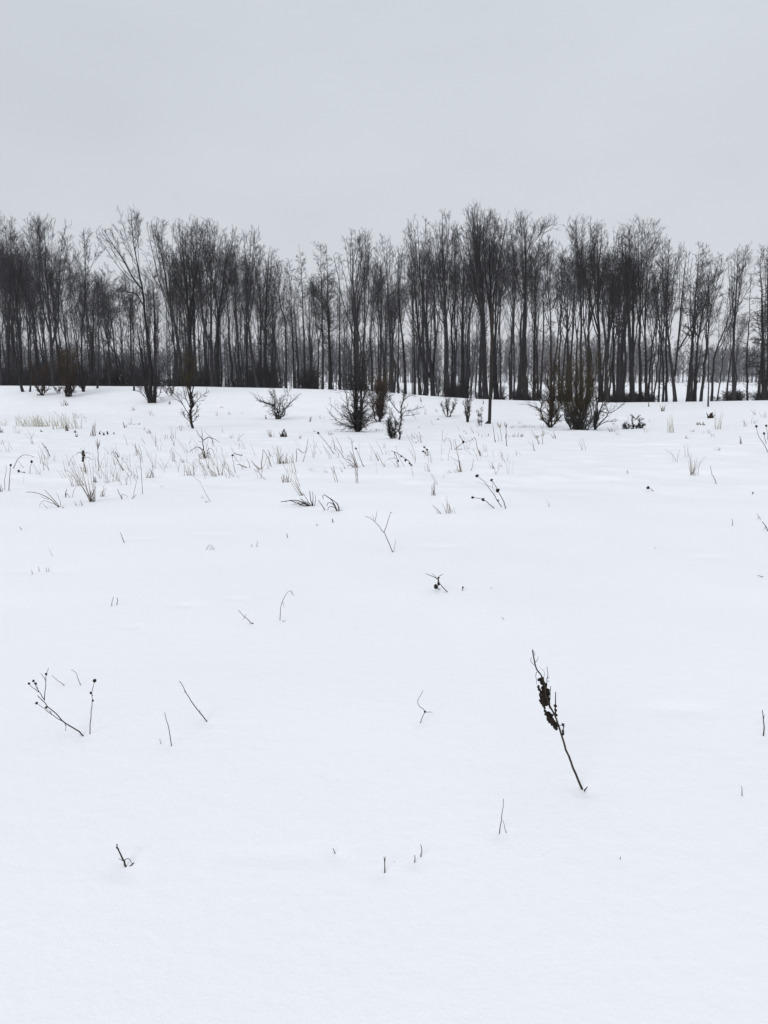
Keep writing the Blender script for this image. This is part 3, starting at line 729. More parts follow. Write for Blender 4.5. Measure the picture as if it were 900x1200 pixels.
def shrub(px, py, hpx, wpx, nst, label, style='open', stem=None, twig=None, rpx=1.2, spread=(.1, .8), dens=1.0, low=0, lean=0, limbs=(), twpx=.22, name='shrub', cat='shrub'):
    b_ = hit(px, py); Y = b_[1]; m = Y / FPX
    rng = rng_of(label)
    st, cr = shrub_geometry(rng, hpx * m, wpx * m, nst, style, twpx * m / 2, rpx * m / 2, spread, dens, low * m, lean)
    for pts, rw in limbs:
        q = smooth_line(px_line(pts, Y, rng, hpx * m * .06), 9)
        q[0] = np.array([q[0][0], Y, q[0][2]])
        r_ = rw * m / 2 * np.linspace(1, .35, 9)
        st.add(q - b_, r_, 5)
        par = (q[None] - b_, r_[None], np.array([np.linalg.norm(q[-1] - q[0])]))
        l1 = spawn(rng, par, 9, .25, 1, .4, 1.0, lambda t_, l_: l_ * (.4 - .15 * t_), 4, .3, .15, .6, twpx * m * .6, .2)
        cr.add(l1[0], l1[1], 3)
        l2 = spawn(rng, l1, 4, .2, 1, .4, 1.0, lambda t_, l_: l_ * .45, 3, .2, .15, .6, twpx * m * .45, 0)
        cr.add(l2[0], l2[1], 3)
    root = empty(name, b_)
    tag(root, label, cat, 'shrubs scattered on the snow field')
    a = st.build('stem', stem or M_BARK, (0, 0, 0)); a.parent = root
    c = cr.build('twigs', twig or M_TWIGD, (0, 0, 0)); c.parent = root
    return root

shrub(80, 465, 54, 16, 7, 'densest dark brown bush at the left end of the wood', 'open', twig=M_BROWN, rpx=2.6, spread=(.0, .35), dens=1.6, twpx=0.32)
shrub(50, 463.5, 40, 11, 5, 'smaller brown bush left of the densest dark brown one', 'open', twig=M_BROWN, rpx=1.3, spread=(.1, .5), dens=1.2, twpx=0.29, limbs=[([(50, 463), (45, 457), (40, 452)], 1), ([(50, 463), (56, 456), (60, 449)], 1)])
shrub(68, 461, 22, 9, 3, 'low thin bush at the foot of the densest dark brown bush', 'open', rpx=.8, spread=(.3, .9), dens=.7, twpx=0.22)
shrub(97, 459, 24, 8, 4, 'little bush right of the densest dark brown bush', 'open', rpx=.9, spread=(.1, .6), dens=.8, twpx=0.23)
shrub(178, 472, 30, 15, 6, 'low twigs round the foot of the tallest tree at left', 'open', rpx=1.1, spread=(.35, 1.0), dens=.7, twpx=0.22)
shrub(200, 464, 22, 9, 4, 'thin low bush between the tallest left tree and the single-stemmed sapling', 'open', rpx=.8, spread=(.3, .9), dens=.7)
shrub(223.5, 502, 84, 15, 1, 'single-stemmed sapling with an olive haze of fine shoots', 'open', twig=M_GREEN, rpx=3.6, spread=(.0, .03), dens=2.6, twpx=.36, name='sapling', cat='sapling',
      limbs=[([(223, 488), (217, 479), (212, 470), (205, 462), (199, 459)], 1.1), ([(223, 480), (230, 471), (236, 464), (243, 459)], 1.0), ([(223, 494), (217, 489), (214, 482)], .9),
             ([(224, 497), (229, 491), (233, 487)], .8), ([(223, 490), (229, 484), (233, 475)], .9), ([(223, 478), (216, 462), (214, 446)], 1.0), ([(223.5, 474), (220, 456), (217, 438), (214, 424)], 1.4),
             ([(223.5, 472), (226, 456), (229, 438), (231, 420)], 1.4), ([(223.5, 468), (222, 450), (222, 430), (221, 414)], 1.5), ([(223.5, 466), (227, 450), (226, 432), (227, 412)], 1.3)])
shrub(327, 491, 34, 22, 4, 'small round gnarled shrub alone on the snow left of centre', 'gnarl', rpx=2.2, spread=(.3, .95), dens=.75, twpx=0.22,
      limbs=[([(327, 490), (325, 480), (318, 474), (308, 471), (299, 466)], 1.8), ([(328, 490), (333, 480), (341, 472), (349, 464)], 1.6), ([(327, 490), (322, 482), (322, 470), (316, 458)], 1.5), ([(324, 489), (321, 486)], 1.2)])
shrub(419, 506, 98, 27, 8, 'large twiggy bush with thick dark stems left of centre', 'gnarl', twig=M_TWIGD, rpx=2.6, spread=(.02, .5), dens=1.1, twpx=0.22, low=22,
      limbs=[([(415, 502), (405, 498), (394, 492), (386, 482)], 1.1), ([(423, 502), (434, 496), (446, 494)], 1.0), ([(416, 500), (408, 490), (398, 484), (388, 474)], 1.2), ([(422, 500), (430, 490), (440, 486), (450, 478)], 1.1), ([(417, 503), (417, 470), (416, 430), (415, 385)], 4.2), ([(423, 504), (423, 470), (425, 440), (424, 410)], 2.8)])
shrub(444, 494, 52, 22, 6, 'small dark brown bush with a short trunk beside the large twiggy bush', 'open', twig=M_BROWN, rpx=2.2, spread=(.1, .75), dens=2.3, twpx=0.29)
shrub(466, 515, 60, 9, 1, 'slim young tree leaning right, nearest of the centre shrubs', 'open', rpx=3.6, spread=(.0, .03), dens=1.3, lean=.09, twpx=0.24, name='sapling', cat='sapling',
      limbs=[([(467, 492), (475, 482), (484, 481), (494, 477)], 1), ([(468, 484), (460, 474), (455, 466), (446, 462)], 1.2), ([(469, 478), (476, 466), (486, 463)], 1), ([(468, 488), (478, 487), (490, 485)], .8), ([(467, 498), (461, 488), (457, 478)], 1)])
shrub(460, 514, 26, 8, 5, 'dense dark little bush at the foot of the slim leaning young tree', 'open', rpx=1.5, spread=(.1, .6), dens=1.0, twpx=0.24)
shrub(525, 488.5, 21, 9, 6, 'tiny fan-shaped shrub, leftmost of the two left of the dark pole', 'broom', rpx=1.3, spread=(.1, .75), dens=.7, twpx=0.20)
shrub(548, 495, 34, 10, 4, 'small upright shrub with two stems just left of the dark pole', 'broom', rpx=1.8, spread=(.05, .5), dens=.8, twpx=0.22)
shrub(563, 499, 22, 6, 3, 'pale thin shrub close beside the left of the dark pole', 'open', twig=M_TWIGL, stem=M_TWIGL, rpx=.9, spread=(.05, .4), dens=.5, twpx=.22)
shrub(645, 501, 72, 22, 7, 'brown-red bush on a short trunk, left of the olive bush', 'open', twig=M_BROWN, rpx=2.4, spread=(.0, .5), dens=2.2, twpx=0.27,
      limbs=[([(645, 492), (637, 482), (628, 477), (616, 473)], 1.1), ([(645, 490), (652, 482), (660, 478)], 1.1)])
shrub(678, 503.5, 110, 30, 15, 'largest bush, dense and upright with olive shoots, right of centre', 'broom', twig=M_GREEN, rpx=2.0, spread=(.03, .6), dens=1.35, twpx=0.21, low=6)
shrub(670, 503, 60, 18, 8, 'dark spreading bush at the left foot of the olive bush', 'open', twig=M_TWIGD, rpx=2.0, spread=(.15, .75), dens=1.0, twpx=0.24)
shrub(697, 503.5, 62, 13, 5, 'dark open bush with curved stems joined to the right of the olive bush', 'open', twig=M_TWIGD, rpx=2.2, spread=(.05, .5), dens=.9, twpx=0.23,
      limbs=[([(699, 501), (706, 493), (713, 484), (708, 470)], 1.5), ([(704, 482), (714, 484), (724, 479), (733, 471)], 1.1), ([(700, 499), (712, 494), (722, 494)], 1.0), ([(708, 476), (716, 470), (726, 468)], .8)])
shrub(686, 504, 24, 16, 7, 'low thicket between the feet of the olive bush and its right neighbour', 'open', rpx=1.0, spread=(.4, 1.1), dens=.8, twpx=0.22)
shrub(744, 502.5, 17, 6, 3, 'tiny forked shrub on the snow at right with a splayed top', 'open', rpx=1.6, spread=(.1, .5), dens=.5, twpx=.25, limbs=[([(744, 490), (739, 486)], 1.4), ([(744, 492), (750, 487)], 1.3)])
shrub(735, 503, 7, 6, 5, 'low dark tuft of twigs left of the tiny forked shrub at right', 'open', rpx=1.0, spread=(.3, 1.0), dens=.45, twpx=.26)
shrub(751, 502, 6, 4, 4, 'low dark tuft of twigs right of the tiny forked shrub at right', 'open', rpx=1.0, spread=(.2, .8), dens=.45, twpx=.26)

# undergrowth along the edge of the wood, behind the crest
uproto = []
for k in range(5):
    r_ = rng_of('under', k)
    st, cr = shrub_geometry(r_, 3.2, 1.5, 9, 'open', .011, .03, (.05, .6), 1.0)
    root = empty('undergrowth_bush', (0, 0, 0))
    a = st.build('stem', M_BARK2, (0, 0, 0)); a.parent = root
    c = cr.build('twigs', M_TWIG, (0, 0, 0)); c.parent = root
    uproto.append(root)
rng = np.random.default_rng(5)
uu = [False] * 5
for i_ in range(190):
    x = rng.uniform(-5, 905)
    Y = rng.uniform(69, 100) if x < 590 else rng.uniform(69, 78)
    if float(vnoise(x / 26., 0.5, 61)) < -.28: continue
    hpx = rng.uniform(5, 17) + 14 * rng.random() ** 3 if x < 590 else rng.uniform(4, 13)
    p = at(x, 450, Y); p[2] = float(ground_z(p[0], p[1]))
    crest_y = np.interp(x, CX, CYp)
    H = at(x, crest_y - hpx, Y)[2] - p[2]
    k = int(rng.integers(5))
    o = uproto[k] if not uu[k] else copy_tree(uproto[k]); uu[k] = True
    s = H / 3.2
    o.location = p; sw = max(s, .55) if x > 590 else s
    o.scale = (sw * rng.uniform(.8, 1.2), sw * .8, s); o.rotation_euler = (0, 0, rng.uniform(0, 6.28))
    lab = next(l for lim, l in SECT if x < lim)
    tag(o, 'tangled undergrowth bush ' + lab.replace('behind', 'below'), 'bush', 'undergrowth ' + lab.replace('behind', 'below'))

# ------------------------------------------------------------------ far-off wood beyond the open field
rng = np.random.default_rng(21)
fw = Tubes()
N = 2100
xx = rng.uniform(-330, 330, N); yy = rng.uniform(330, 420, N)
zz = ground_z(xx, yy)
hh = 18 * (1 + .22 * vnoise(xx / 40, yy * 0, 77)) * rng.uniform(.75, 1.1, N)
s = np.linspace(0, 1, 5)[None, :, None]
P = np.stack([xx, yy, zz - .2], -1)[:, None] + s * np.stack([rng.normal(size=N) * .4, rng.normal(size=N) * .4, hh], -1)[:, None]
R = np.full((N, 5), .16) * np.linspace(1, .3, 5)[None]
fw.add(P, R, 4)
par = (P, R, hh)
l1 = spawn(rng, par, 12, .15, 1, .4, 1.0, lambda t_, l_: 0 * t_ + 2.6, 4, .4, .1, .6, .085)
fw.add(l1[0], l1[1], 3)
l2 = spawn(rng, l1, 6, .2, 1, .4, .9, lambda t_, l_: l_ * .5, 2, .3, .1, .7, .07)
fw.add(l2[0], l2[1], 3)
o = fw.build('far_wood', M_FAR_HAZED, (0, 0, 0))
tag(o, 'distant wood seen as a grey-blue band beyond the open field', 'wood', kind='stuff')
# second wood closer behind on the left and middle, one dim mass of trunks
fw = Tubes()
N = 220
xx = rng.uniform(-95, 24, N); yy = rng.uniform(128, 175, N)
zz = ground_z(xx, yy)
hh = rng.uniform(13, 21, N)
P = np.stack([xx, yy, zz - .2], -1)[:, None] + s * np.stack([rng.normal(size=N) * .5, rng.normal(size=N) * .4, hh], -1)[:, None]
R = rng.uniform(.06, .13, (N, 1)) * np.linspace(1, .3, 5)[None]
fw.add(P, R, 4)
par = (P, R, hh)
l1 = spawn(rng, par, 14, .2, 1, .4, 1.0, lambda t_, l_: 0 * t_ + 2.4, 4, .4, .1, .6, .018)
fw.add(l1[0], l1[1], 3)
l2 = spawn(rng, l1, 7, .2, 1, .4, .9, lambda t_, l_: l_ * .5, 2, .3, .1, .7, .009)
fw.add(l2[0], l2[1], 3)
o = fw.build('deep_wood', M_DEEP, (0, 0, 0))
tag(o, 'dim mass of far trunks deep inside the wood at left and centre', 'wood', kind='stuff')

# ------------------------------------------------------------------ utility pole
pb = hit(573.5, 496.5); Yp = pb[1]; m = Yp / FPX
rng = rng_of('pole')
root = empty('utility_pole', pb)
tag(root, 'dark wooden pole standing on the snow in front of the wood', 'pole')
H = at(573.5, 360, Yp)[2] - pb[2]
tb = Tubes()
n = 10
P = np.stack([np.linspace(0, .03, n), np.zeros(n), np.linspace(-.3, H, n)], -1)
tb.add(P, np.linspace(1.95 * m, 1.6 * m, n), 14)
cap = np.array([[.03, 0, H], [.03, 0, H + .03]]); tb.add(cap, np.array([1.6 * m, .005]), 14)
a = tb.build('shaft', M_POLE, (0, 0, 0)); a.parent = root
tb = Tubes(); tb.add([[-.14, -.06, -.1], [-.15, -.06, .05], [-.13, -.05, .16]], [.07, .06, .03], 7).add([[-.3, -.05, -.03], [-.2, -.06, .05], [-.1, -.06, .03]], [.02, .05, .04], 6)
a = tb.build('foot_brace', M_POLE, (0, 0, 0)); a.parent = root

# ------------------------------------------------------------------ weeds, stalks and grass
def traced(name, label, cat, strokes, heads=(), mat=None, group='dry plants poking through the snow', depth=.18, base=None, hmat=None, sides=5):
    """strokes: (points, width px at start) drawn from the plant's foot; every stroke gets its own depth so the plant has volume.
       heads: (x, y, radius px, stretch)"""
    rng = rng_of(label)
    bx, by = base if base else strokes[0][0][0]
    b_ = hit(bx, by); Y = b_[1]; m = np.linalg.norm(b_ - EYE) / FPX
    span = max(abs(y - by) + abs(x - bx) for pts, w_ in strokes for x, y in pts) * m
    pos = {}
    tb = Tubes()
    def W(x, y, dd):
        return at(x, y, Y + dd)
    for pts, w_ in strokes:
        k0 = (round(pts[0][0]), round(pts[0][1]))
        d0 = pos.get(k0, 0.0)
        tilt = rng.uniform(-depth, depth) * span
        n_ = len(pts); q = []
        for i2, (x, y) in enumerate(pts):
            dd = d0 + tilt * i2 / max(n_ - 1, 1)
            pos[(round(x), round(y))] = dd
            v = W(x, y, dd)
            q.append(v)
        q = [np.array(v) for v in q]
        if abs(pts[0][0] - bx) + abs(pts[0][1] - by) < 6 or pts[0][1] > by - 2:       # rooted in the snow
            gz = float(ground_z(q[0][0], q[0][1]))
            q[0][2] = min(q[0][2], gz) - .012
            if n_ == 1: continue
        Q = smooth_line(q, max(5, 2 * len(q)))
        Q[1:-1] += rng.normal(size=(len(Q) - 2, 3)) * .25 * m
        r_ = w_ * (.82 if by < 600 else .95) * m / 2 * np.linspace(1, .5, len(Q))
        tb.add(Q, r_, sides)
    o = tb.build(name, mat or M_STEM, b_)
    o.location = b_
    tag(o, label, cat, group)
    for (x, y, r_, sy) in heads:
        dd = pos.get((round(x), round(y)), None)
        if dd is None:
            dd = min(pos.items(), key=lambda kv: (kv[0][0] - x)**2 + (kv[0][1] - y)**2)[1]
        h = Tubes(); c = W(x, y, dd)
        h.lump(c, r_ * m, rng, sy, axis=(rng.uniform(-.5, .1), rng.uniform(-.2, .2), 1))
        for _ in range(5):
            v = norm(rng.normal(size=3)); h.add([c, c + v * r_ * m * 1.35], [.25 * r_ * m, .1 * r_ * m], 3)
        hb = h.build('seed_head', hmat or M_SEED, b_); hb.parent = o
    return o

W_ = 'weed'; ST = 'plant stalk'; GT = 'grass tuft'
# --- the large seeded stem in the foreground
rng = rng_of('mugwort')
big = traced('seeded_weed', 'tallest dark stem in the foreground, leaning left, with ragged black seed clusters', W_,
  [([(684, 925), (673, 903), (663, 877), (655, 852), (650, 838), (644, 826), (640, 815), (638, 800), (634, 791), (628, 783), (626, 772), (624, 762)], 2.7),
   ([(684, 925), (686, 925), (688, 922)], 2.0),
   ([(659, 862), (660, 856), (661, 848)], 1.8), ([(656, 850), (659, 850)], .9),
   ([(651, 839), (651, 828), (651, 820), (651, 811)], 1.8),
   ([(650, 836), (646, 832), (643, 826)], 1.8),
   ([(640, 808), (641, 798), (642, 790), (641, 781)], 1.0), ([(642, 795), (644, 794)], .7), ([(642, 798), (644, 798)], .7),
   ([(644, 823), (645, 812), (645, 804)], 1.3),
   ([(633, 790), (629, 787), (628, 790), (629, 802)], .8),
   ([(632, 789), (627, 781), (622, 775), (623, 770)], .8), ([(627, 777), (630, 773), (631, 769)], .7), ([(637, 795), (638, 789), (632, 781)], .5), ([(627, 768), (624, 760)], .6)],
  depth=.10)
bb = hit(684, 925); mm = np.linalg.norm(bb - EYE) / FPX
CL = [[(634.5, 796, 2.2), (635, 799, 2.0)],
      [(639, 803, 1.8), (637, 806, 2.2), (639.5, 809, 2.8), (635, 812, 2.6), (640, 815, 2.8), (636, 819, 2.6), (639.5, 823, 2.6), (643, 819, 1.6), (632, 808, 1.5), (631, 805, 1.2), (638, 826, 2.0), (634, 815, 1.8), (642, 812, 1.6), (643, 825, 1.2), (636, 823, 1.6), (644, 813, 1.0)],
      [(639, 833, 1.4), (641, 836, 1.7), (644, 838, 2.2), (643.5, 842, 2.3), (646, 844, 2.4), (645, 846, 1.8), (649, 848, 2.2), (650.5, 851, 2.2), (651.5, 854, 1.6), (646.5, 838, 1.4), (638, 830, .9), (653, 850, 1.6)],
      [(651, 827, 1.2), (651, 832, 1.1), (651.3, 837, 1.3)], [(660, 850, 1.1), (660, 857, 1.1), (659.5, 860, 1.0)]]
for grp_ in CL:
    h = Tubes()
    for x, y, r_ in grp_:
        for _ in range(3):
            c = at(x + rng.normal() * r_ * .3, y + rng.normal() * r_ * .3, bb[1] + rng.normal() * 1.6 * mm - .01)
            h.lump(c, r_ * mm * rng.uniform(.75, 1.2), rng, rng.uniform(.8, 1.7), axis=norm(rng.normal(size=3)))
        for _ in range(3):
            v = norm(rng.normal(size=3) * (1, .5, 1)); h.add([c, c + v * r_ * mm * 1.3], [.3 * mm, .12 * mm], 3)
    o = h.build('seed_cluster', M_SEED, bb); o.parent = big

traced('branching_weed', 'branching weed with small round heads, lower left, reaching up to the left', W_,
  [([(101, 863), (89, 855), (76, 847), (66, 837), (56, 828), (50, 821), (44, 815)], 1.6),
   ([(52, 821), (53, 806), (54, 791), (57, 783)], 1.0), ([(54, 798), (51, 793), (48, 789)], .7),
   ([(52, 820), (46, 811), (39, 798)], .9), ([(46, 811), (38, 806), (34, 801)], .8), ([(45, 811), (43, 803), (42, 801)], .6),
   ([(76, 847), (64, 840), (53, 832), (43, 824)], .9), ([(60, 836), (56, 832), (54, 829)], .6), ([(59, 833), (61, 838)], .5),
   ([(76, 847), (77, 852), (77, 857)], .8)],
  [(39, 798, 1.3, 1), (34, 801, 1.3, 1), (42, 801, 1.3, 1), (54, 790, 1.3, 1), (43, 824, 1.4, 1), (54, 829, 1.3, 1)])
traced('dry_stalk', 'upright stalk with two small dark heads, beside the branching weed at lower left', ST,
  [([(105, 860), (106, 842), (108, 823), (109, 806), (111, 798)], 1.1), ([(109, 815), (106, 812)], .7)], [(111, 798, 1.9, 1), (106.5, 812, 1.3, 1), (109, 821, .9, 1.5)])
traced('dry_stalk', 'pale thin curved stalk, left of two above the branching weed', ST, [([(78, 804), (71, 800), (65, 795), (61, 791)], .8)], mat=M_STEMB)
traced('dry_stalk', 'pale thin S-curved stalk, right of two above the branching weed', ST, [([(96, 803), (92, 797), (90, 790), (87, 787), (83, 785)], .8)], mat=M_STEMB)
traced('dry_stalk', 'single slanting stalk pointing up left, in the left foreground', ST, [([(245, 846), (236, 837), (226, 825), (217, 810), (212, 799), (210, 798)], 1.3), ([(234, 836), (234, 832)], .8), ([(218, 812), (216, 810)], .9)])
traced('dry_stalk', 'thin stalk standing almost upright right of the branching weed', ST, [([(201, 874), (199, 860), (196, 846), (193, 835)], 1.1)])
traced('dry_stalk', 'very short stub left of the thin almost upright stalk', ST, [([(190, 872), (187, 866)], .8)])
traced('forked_twig', 'small twig with a zigzag bend and one side shoot, mid foreground', ST,
  [([(492, 847), (495, 840), (498, 834), (490, 825), (491, 818), (496, 809)], .95), ([(498, 834), (507, 835)], .8)], [(498, 834, 1.2, 1)])
traced('hooked_stalk', 'thin stalk hooked over at its top, left of centre', ST,
  [([(328, 727), (329, 712), (334, 698), (340, 692), (343, 697)], .85), ([(328, 727), (335, 727)], .8), ([(331, 705), (333, 712)], .5), ([(340, 692), (342, 694), (345, 699)], .5)], mat=M_STEMB)
traced('dry_stalk', 'little knotted twig lying to the left, left of the hooked stalk', ST, [([(296, 731), (290, 726), (286, 722), (279, 715)], 1.0), ([(287, 723), (289, 720)], .6), ([(287, 724), (284, 726)], .6)], [(296, 731, 1.2, 1)], mat=M_STEMB)
traced('forked_weed', 'slim forked weed shaped like a Y at the centre', W_,
  [([(461, 647), (455, 634), (450, 624), (443, 615), (438, 610), (428, 605)], 1.1), ([(450, 624), (454, 612), (458, 600)], .9), ([(439, 611), (441, 604), (442, 599)], .7), ([(438, 609), (436, 602)], .5), ([(458, 601), (460, 600)], .7),
   ([(460, 645), (463, 638), (463, 632)], .6)], mat=M_STEMB)
traced('seeded_twig', 'low crossed twig with one round dark head right of centre', W_,
  [([(526, 694), (519, 688), (514, 682), (514, 677), (519, 673)], 1.2), ([(514, 680), (508, 676), (499, 672)], 1.1), ([(514, 684), (513, 677)], 2.2), ([(515, 691), (511, 688)], 1.2), ([(512, 678), (508, 674), (506, 672)], .7)], [(511, 687.5, 2.4, 1.3), (514, 684, 1.8, 1.4), (514, 677, 1.1, 1)])
traced('dry_stalk', 'tiny dark stub right of the low crossed twig', ST, [([(542, 692), (543, 688)], 1.3)], [(542.5, 688.5, 1.2, 1)])
traced('dry_stalk', 'faint tiny twig far right of the low crossed twig', ST, [([(577, 690), (575, 687)], .6)], mat=M_STEMB)
traced('dry_stalk', 'faint short slanting stem below the faint tiny twig', ST, [([(592, 726), (588, 723)], .8)], mat=M_STEMB)
traced('broken_stub', 'thick dark broken twig with forked tip, bottom left', 'twig',
  [([(149, 1016), (145, 1009), (142, 1002), (138, 993), (137, 989)], 2.4), ([(139, 995), (136, 993)], 1.6), ([(145, 1009), (150, 1006), (155, 1012)], .9), ([(148, 1015), (153, 1014), (157, 1011)], 2.0), ([(145, 1009), (139, 1006)], .7)])
traced('dry_stalk', 'short slanting stub near the bottom, left of centre', ST, [([(395, 1001), (390, 994)], 1.3)])
traced('dry_stalk', 'short upright stub with split tip, bottom centre', ST, [([(450.5, 1023), (451, 1013), (450, 1004)], 1.6), ([(451, 1010), (452, 1004)], 1.0)])
traced('dry_stalk', 'tiny chip of stem lying right of the split-tip stub', ST, [([(467, 1011), (462, 1010)], 1.3)], mat=M_STEMB)
traced('dry_stalk', 'lower of the two small stubs at bottom centre right', ST, [([(486, 1011), (486, 1002)], 1.4)])
traced('dry_stalk', 'higher of the two small stubs at bottom centre right', ST, [([(493, 1004), (494, 997), (493, 990)], 1.5), ([(493, 1003), (491, 1003)], 1.2)], mat=M_STEMB)
traced('dry_stalk', 'taller thin stem of the crossing pair left of the large seeded stem', ST, [([(585, 977), (588, 957), (590, 936)], 1.1)])
traced('dry_stalk', 'shorter thin stem of the crossing pair left of the large seeded stem', ST, [([(594, 976), (591, 968), (589, 961)], .8)])
traced('dry_stalk', 'short upright stub at the right edge of the foreground', ST, [([(894.5, 863), (895, 848), (893.5, 832)], 1.5), ([(894.5, 842), (896, 838)], .9), ([(894, 863), (892, 862)], 1.2)])
traced('dry_stalk', 'thin short stem below the right-edge stub', ST, [([(871, 933), (869, 921)], 1.0)], mat=M_STEMB)
traced('dry_stalk', 'minute speck of stem in the lower right snow', ST, [([(727, 1007), (727, 1004)], 1.2)], mat=M_STEMB)
traced('dry_stalk', 'thin slanting stem alone in the snow at upper left', ST, [([(146, 636), (143, 630), (141, 624)], .95)])
for (x, y, h_, lb) in ((38, 673, 5, 'leftmost'), (46, 670, 6, 'second'), (55, 670, 5, 'third'), (58, 670, 5, 'rightmost')):
    traced('dry_stalk', lb + ' of four tiny stem tips in a row near the left edge', ST, [([(x, y), (x - 1, y - h_)], .75)], mat=M_STEMB)
traced('dry_stalk', 'faint leaning stem above the four tiny stem tips', ST, [([(62, 652), (57, 642)], .4)], mat=M_STRAWB)
traced('dry_stalk', 'left thinner stem of a close pair above the branching weed', ST, [([(130, 710), (133, 699)], .8)])
traced('dry_stalk', 'right thicker stem of a close pair above the branching weed', ST, [([(136, 709), (138, 704), (137, 700)], 1.0)])
traced('grass_tuft', 'small faint loop of bent grass left of centre', GT, [([(241, 644), (246, 638), (252, 644)], .7), ([(253, 645), (247, 641)], .7), ([(238, 644), (252, 645)], .5), ([(250, 645), (245, 642)], .6)], mat=M_STRAWB)
for (x, y, h_, lb) in ((295, 641, 4, 'lower left'), (301, 641, 7, 'taller')):
    traced('dry_stalk', lb + ' tip of a pair right of the faint grass loop', ST, [([(x, y), (x, y - h_)], .8)], mat=M_STEMB)
traced('dry_stalk', 'single dark speck of stem below the dark grass clump', ST, [([(337, 630), (336, 625)], 1.2)])
traced('dry_stalk', 'small dark chip under the bent dark grass clump', ST, [([(391, 612), (389, 608)], 1.6)])
traced('dry_stalk', 'tiny dot of stem under the dark grass clump', ST, [([(372, 616), (371, 614)], 1.3)])
traced('dry_stalk', 'short stem at the far right edge, half way down the snow', ST, [([(899, 676), (888, 674)], 1.0)], mat=M_STEMB)
traced('dry_stalk', 'faint upright hair of stem in the open snow at right', ST, [([(859, 616), (858.5, 608)], .8)], mat=M_STEMB)
traced('dry_stalk', 'faint pale speck in the middle right snow', ST, [([(770, 643), (767, 641)], .7)], mat=M_STRAWB)

# --- the dark grass clumps
def blades(n, bx, by, spec, rng):
    out_ = []
    for _ in range(n):
        dx, dy = spec(rng)
        x0 = bx + rng.normal() * 1.2
        out_.append(([(x0, by), (x0 + dx * .35, by + dy * .6), (x0 + dx, by + dy)], rng.uniform(.6, 1.1)))
    return out_
rng = rng_of('dk')
traced('grass_clump', 'large black clump of bent grass left of centre', 'grass clump',
  [([(366, 593), (357, 590), (346, 586), (329, 588)], 1.8), ([(366, 593), (352, 591), (340, 587), (334, 588)], 1.4), ([(364, 595), (352, 597), (346, 601), (344, 608)], 1.6), ([(366, 593), (364, 584), (363, 575)], 1.6),
   ([(367, 592), (367, 582), (366, 576)], 1.2), ([(365, 594), (356, 594), (349, 589)], 2.2), ([(367, 594), (360, 586), (355, 578)], 1.2), ([(362, 596), (354, 598), (348, 604), (350, 607)], 1.2), ([(366, 594), (360, 592), (352, 584)], 1.6),
   ([(364, 595), (357, 596), (351, 594)], 3.4), ([(369, 592), (362, 594), (355, 592)], 3.0), ([(368, 592), (370, 585), (369, 580)], 1.0)] + blades(12, 363, 594, lambda r: (-r.uniform(2, 22), -r.uniform(2, 10)), rng), depth=.4)
traced('grass_clump', 'smaller black clump of arched grass right of the large black one', 'grass clump',
  [([(396, 599), (390, 588), (384, 582), (378, 580), (379, 585)], 1.7), ([(396, 599), (391, 592), (385, 589), (383, 593)], 1.6), ([(397, 599), (396, 592), (390, 586), (384, 583)], 1.4), ([(396, 599), (392, 595), (386, 594), (384, 598)], 1.4), ([(397, 599), (397, 594), (394, 589)], 1.8), ([(397, 599), (400, 598), (404, 599)], .6), ([(396, 600), (393, 594), (390, 590)], 1.8)], depth=.4)
traced('dry_stalk', 'brown stem leaning left between the two black grass clumps', ST, [([(381, 598), (377, 592), (373, 586)], 1.5)], mat=M_STEMB)
traced('grass_tuft', 'tall pale blades rising behind the large black grass clump', GT,
  [([(356, 581), (350, 572), (346, 563)], .9), ([(354, 581), (347, 570), (340, 560)], .9), ([(352, 580), (346, 574), (341, 566)], .8), ([(357, 586), (351, 574), (349, 566)], .7), ([(359, 589), (354, 580), (348, 570), (344, 556)], .6)], mat=M_STRAWB)
traced('headed_weed', 'weed with several round black heads on long slanting stems right of centre', W_,
  [([(593, 596), (590, 587), (584, 576), (580, 568), (576, 562)], 1.3), ([(588, 594), (581, 584), (574, 573), (567, 564), (559, 558)], 1.1), ([(580.5, 596), (573, 590), (566, 585), (554, 583)], 1.2), ([(585, 590), (583, 586)], .9), ([(576, 563), (579, 575), (582, 586)], .5), ([(577, 571), (566, 567), (558, 565)], .4)],
  [(559, 557.5, 1.9, .9), (576, 562.5, 1.7, .9), (583, 574.5, 2.4, .9), (554, 583, 1.7, .8), (566, 585.5, 1.9, .9), (583.5, 586.5, 1.2, .9)], depth=.12)

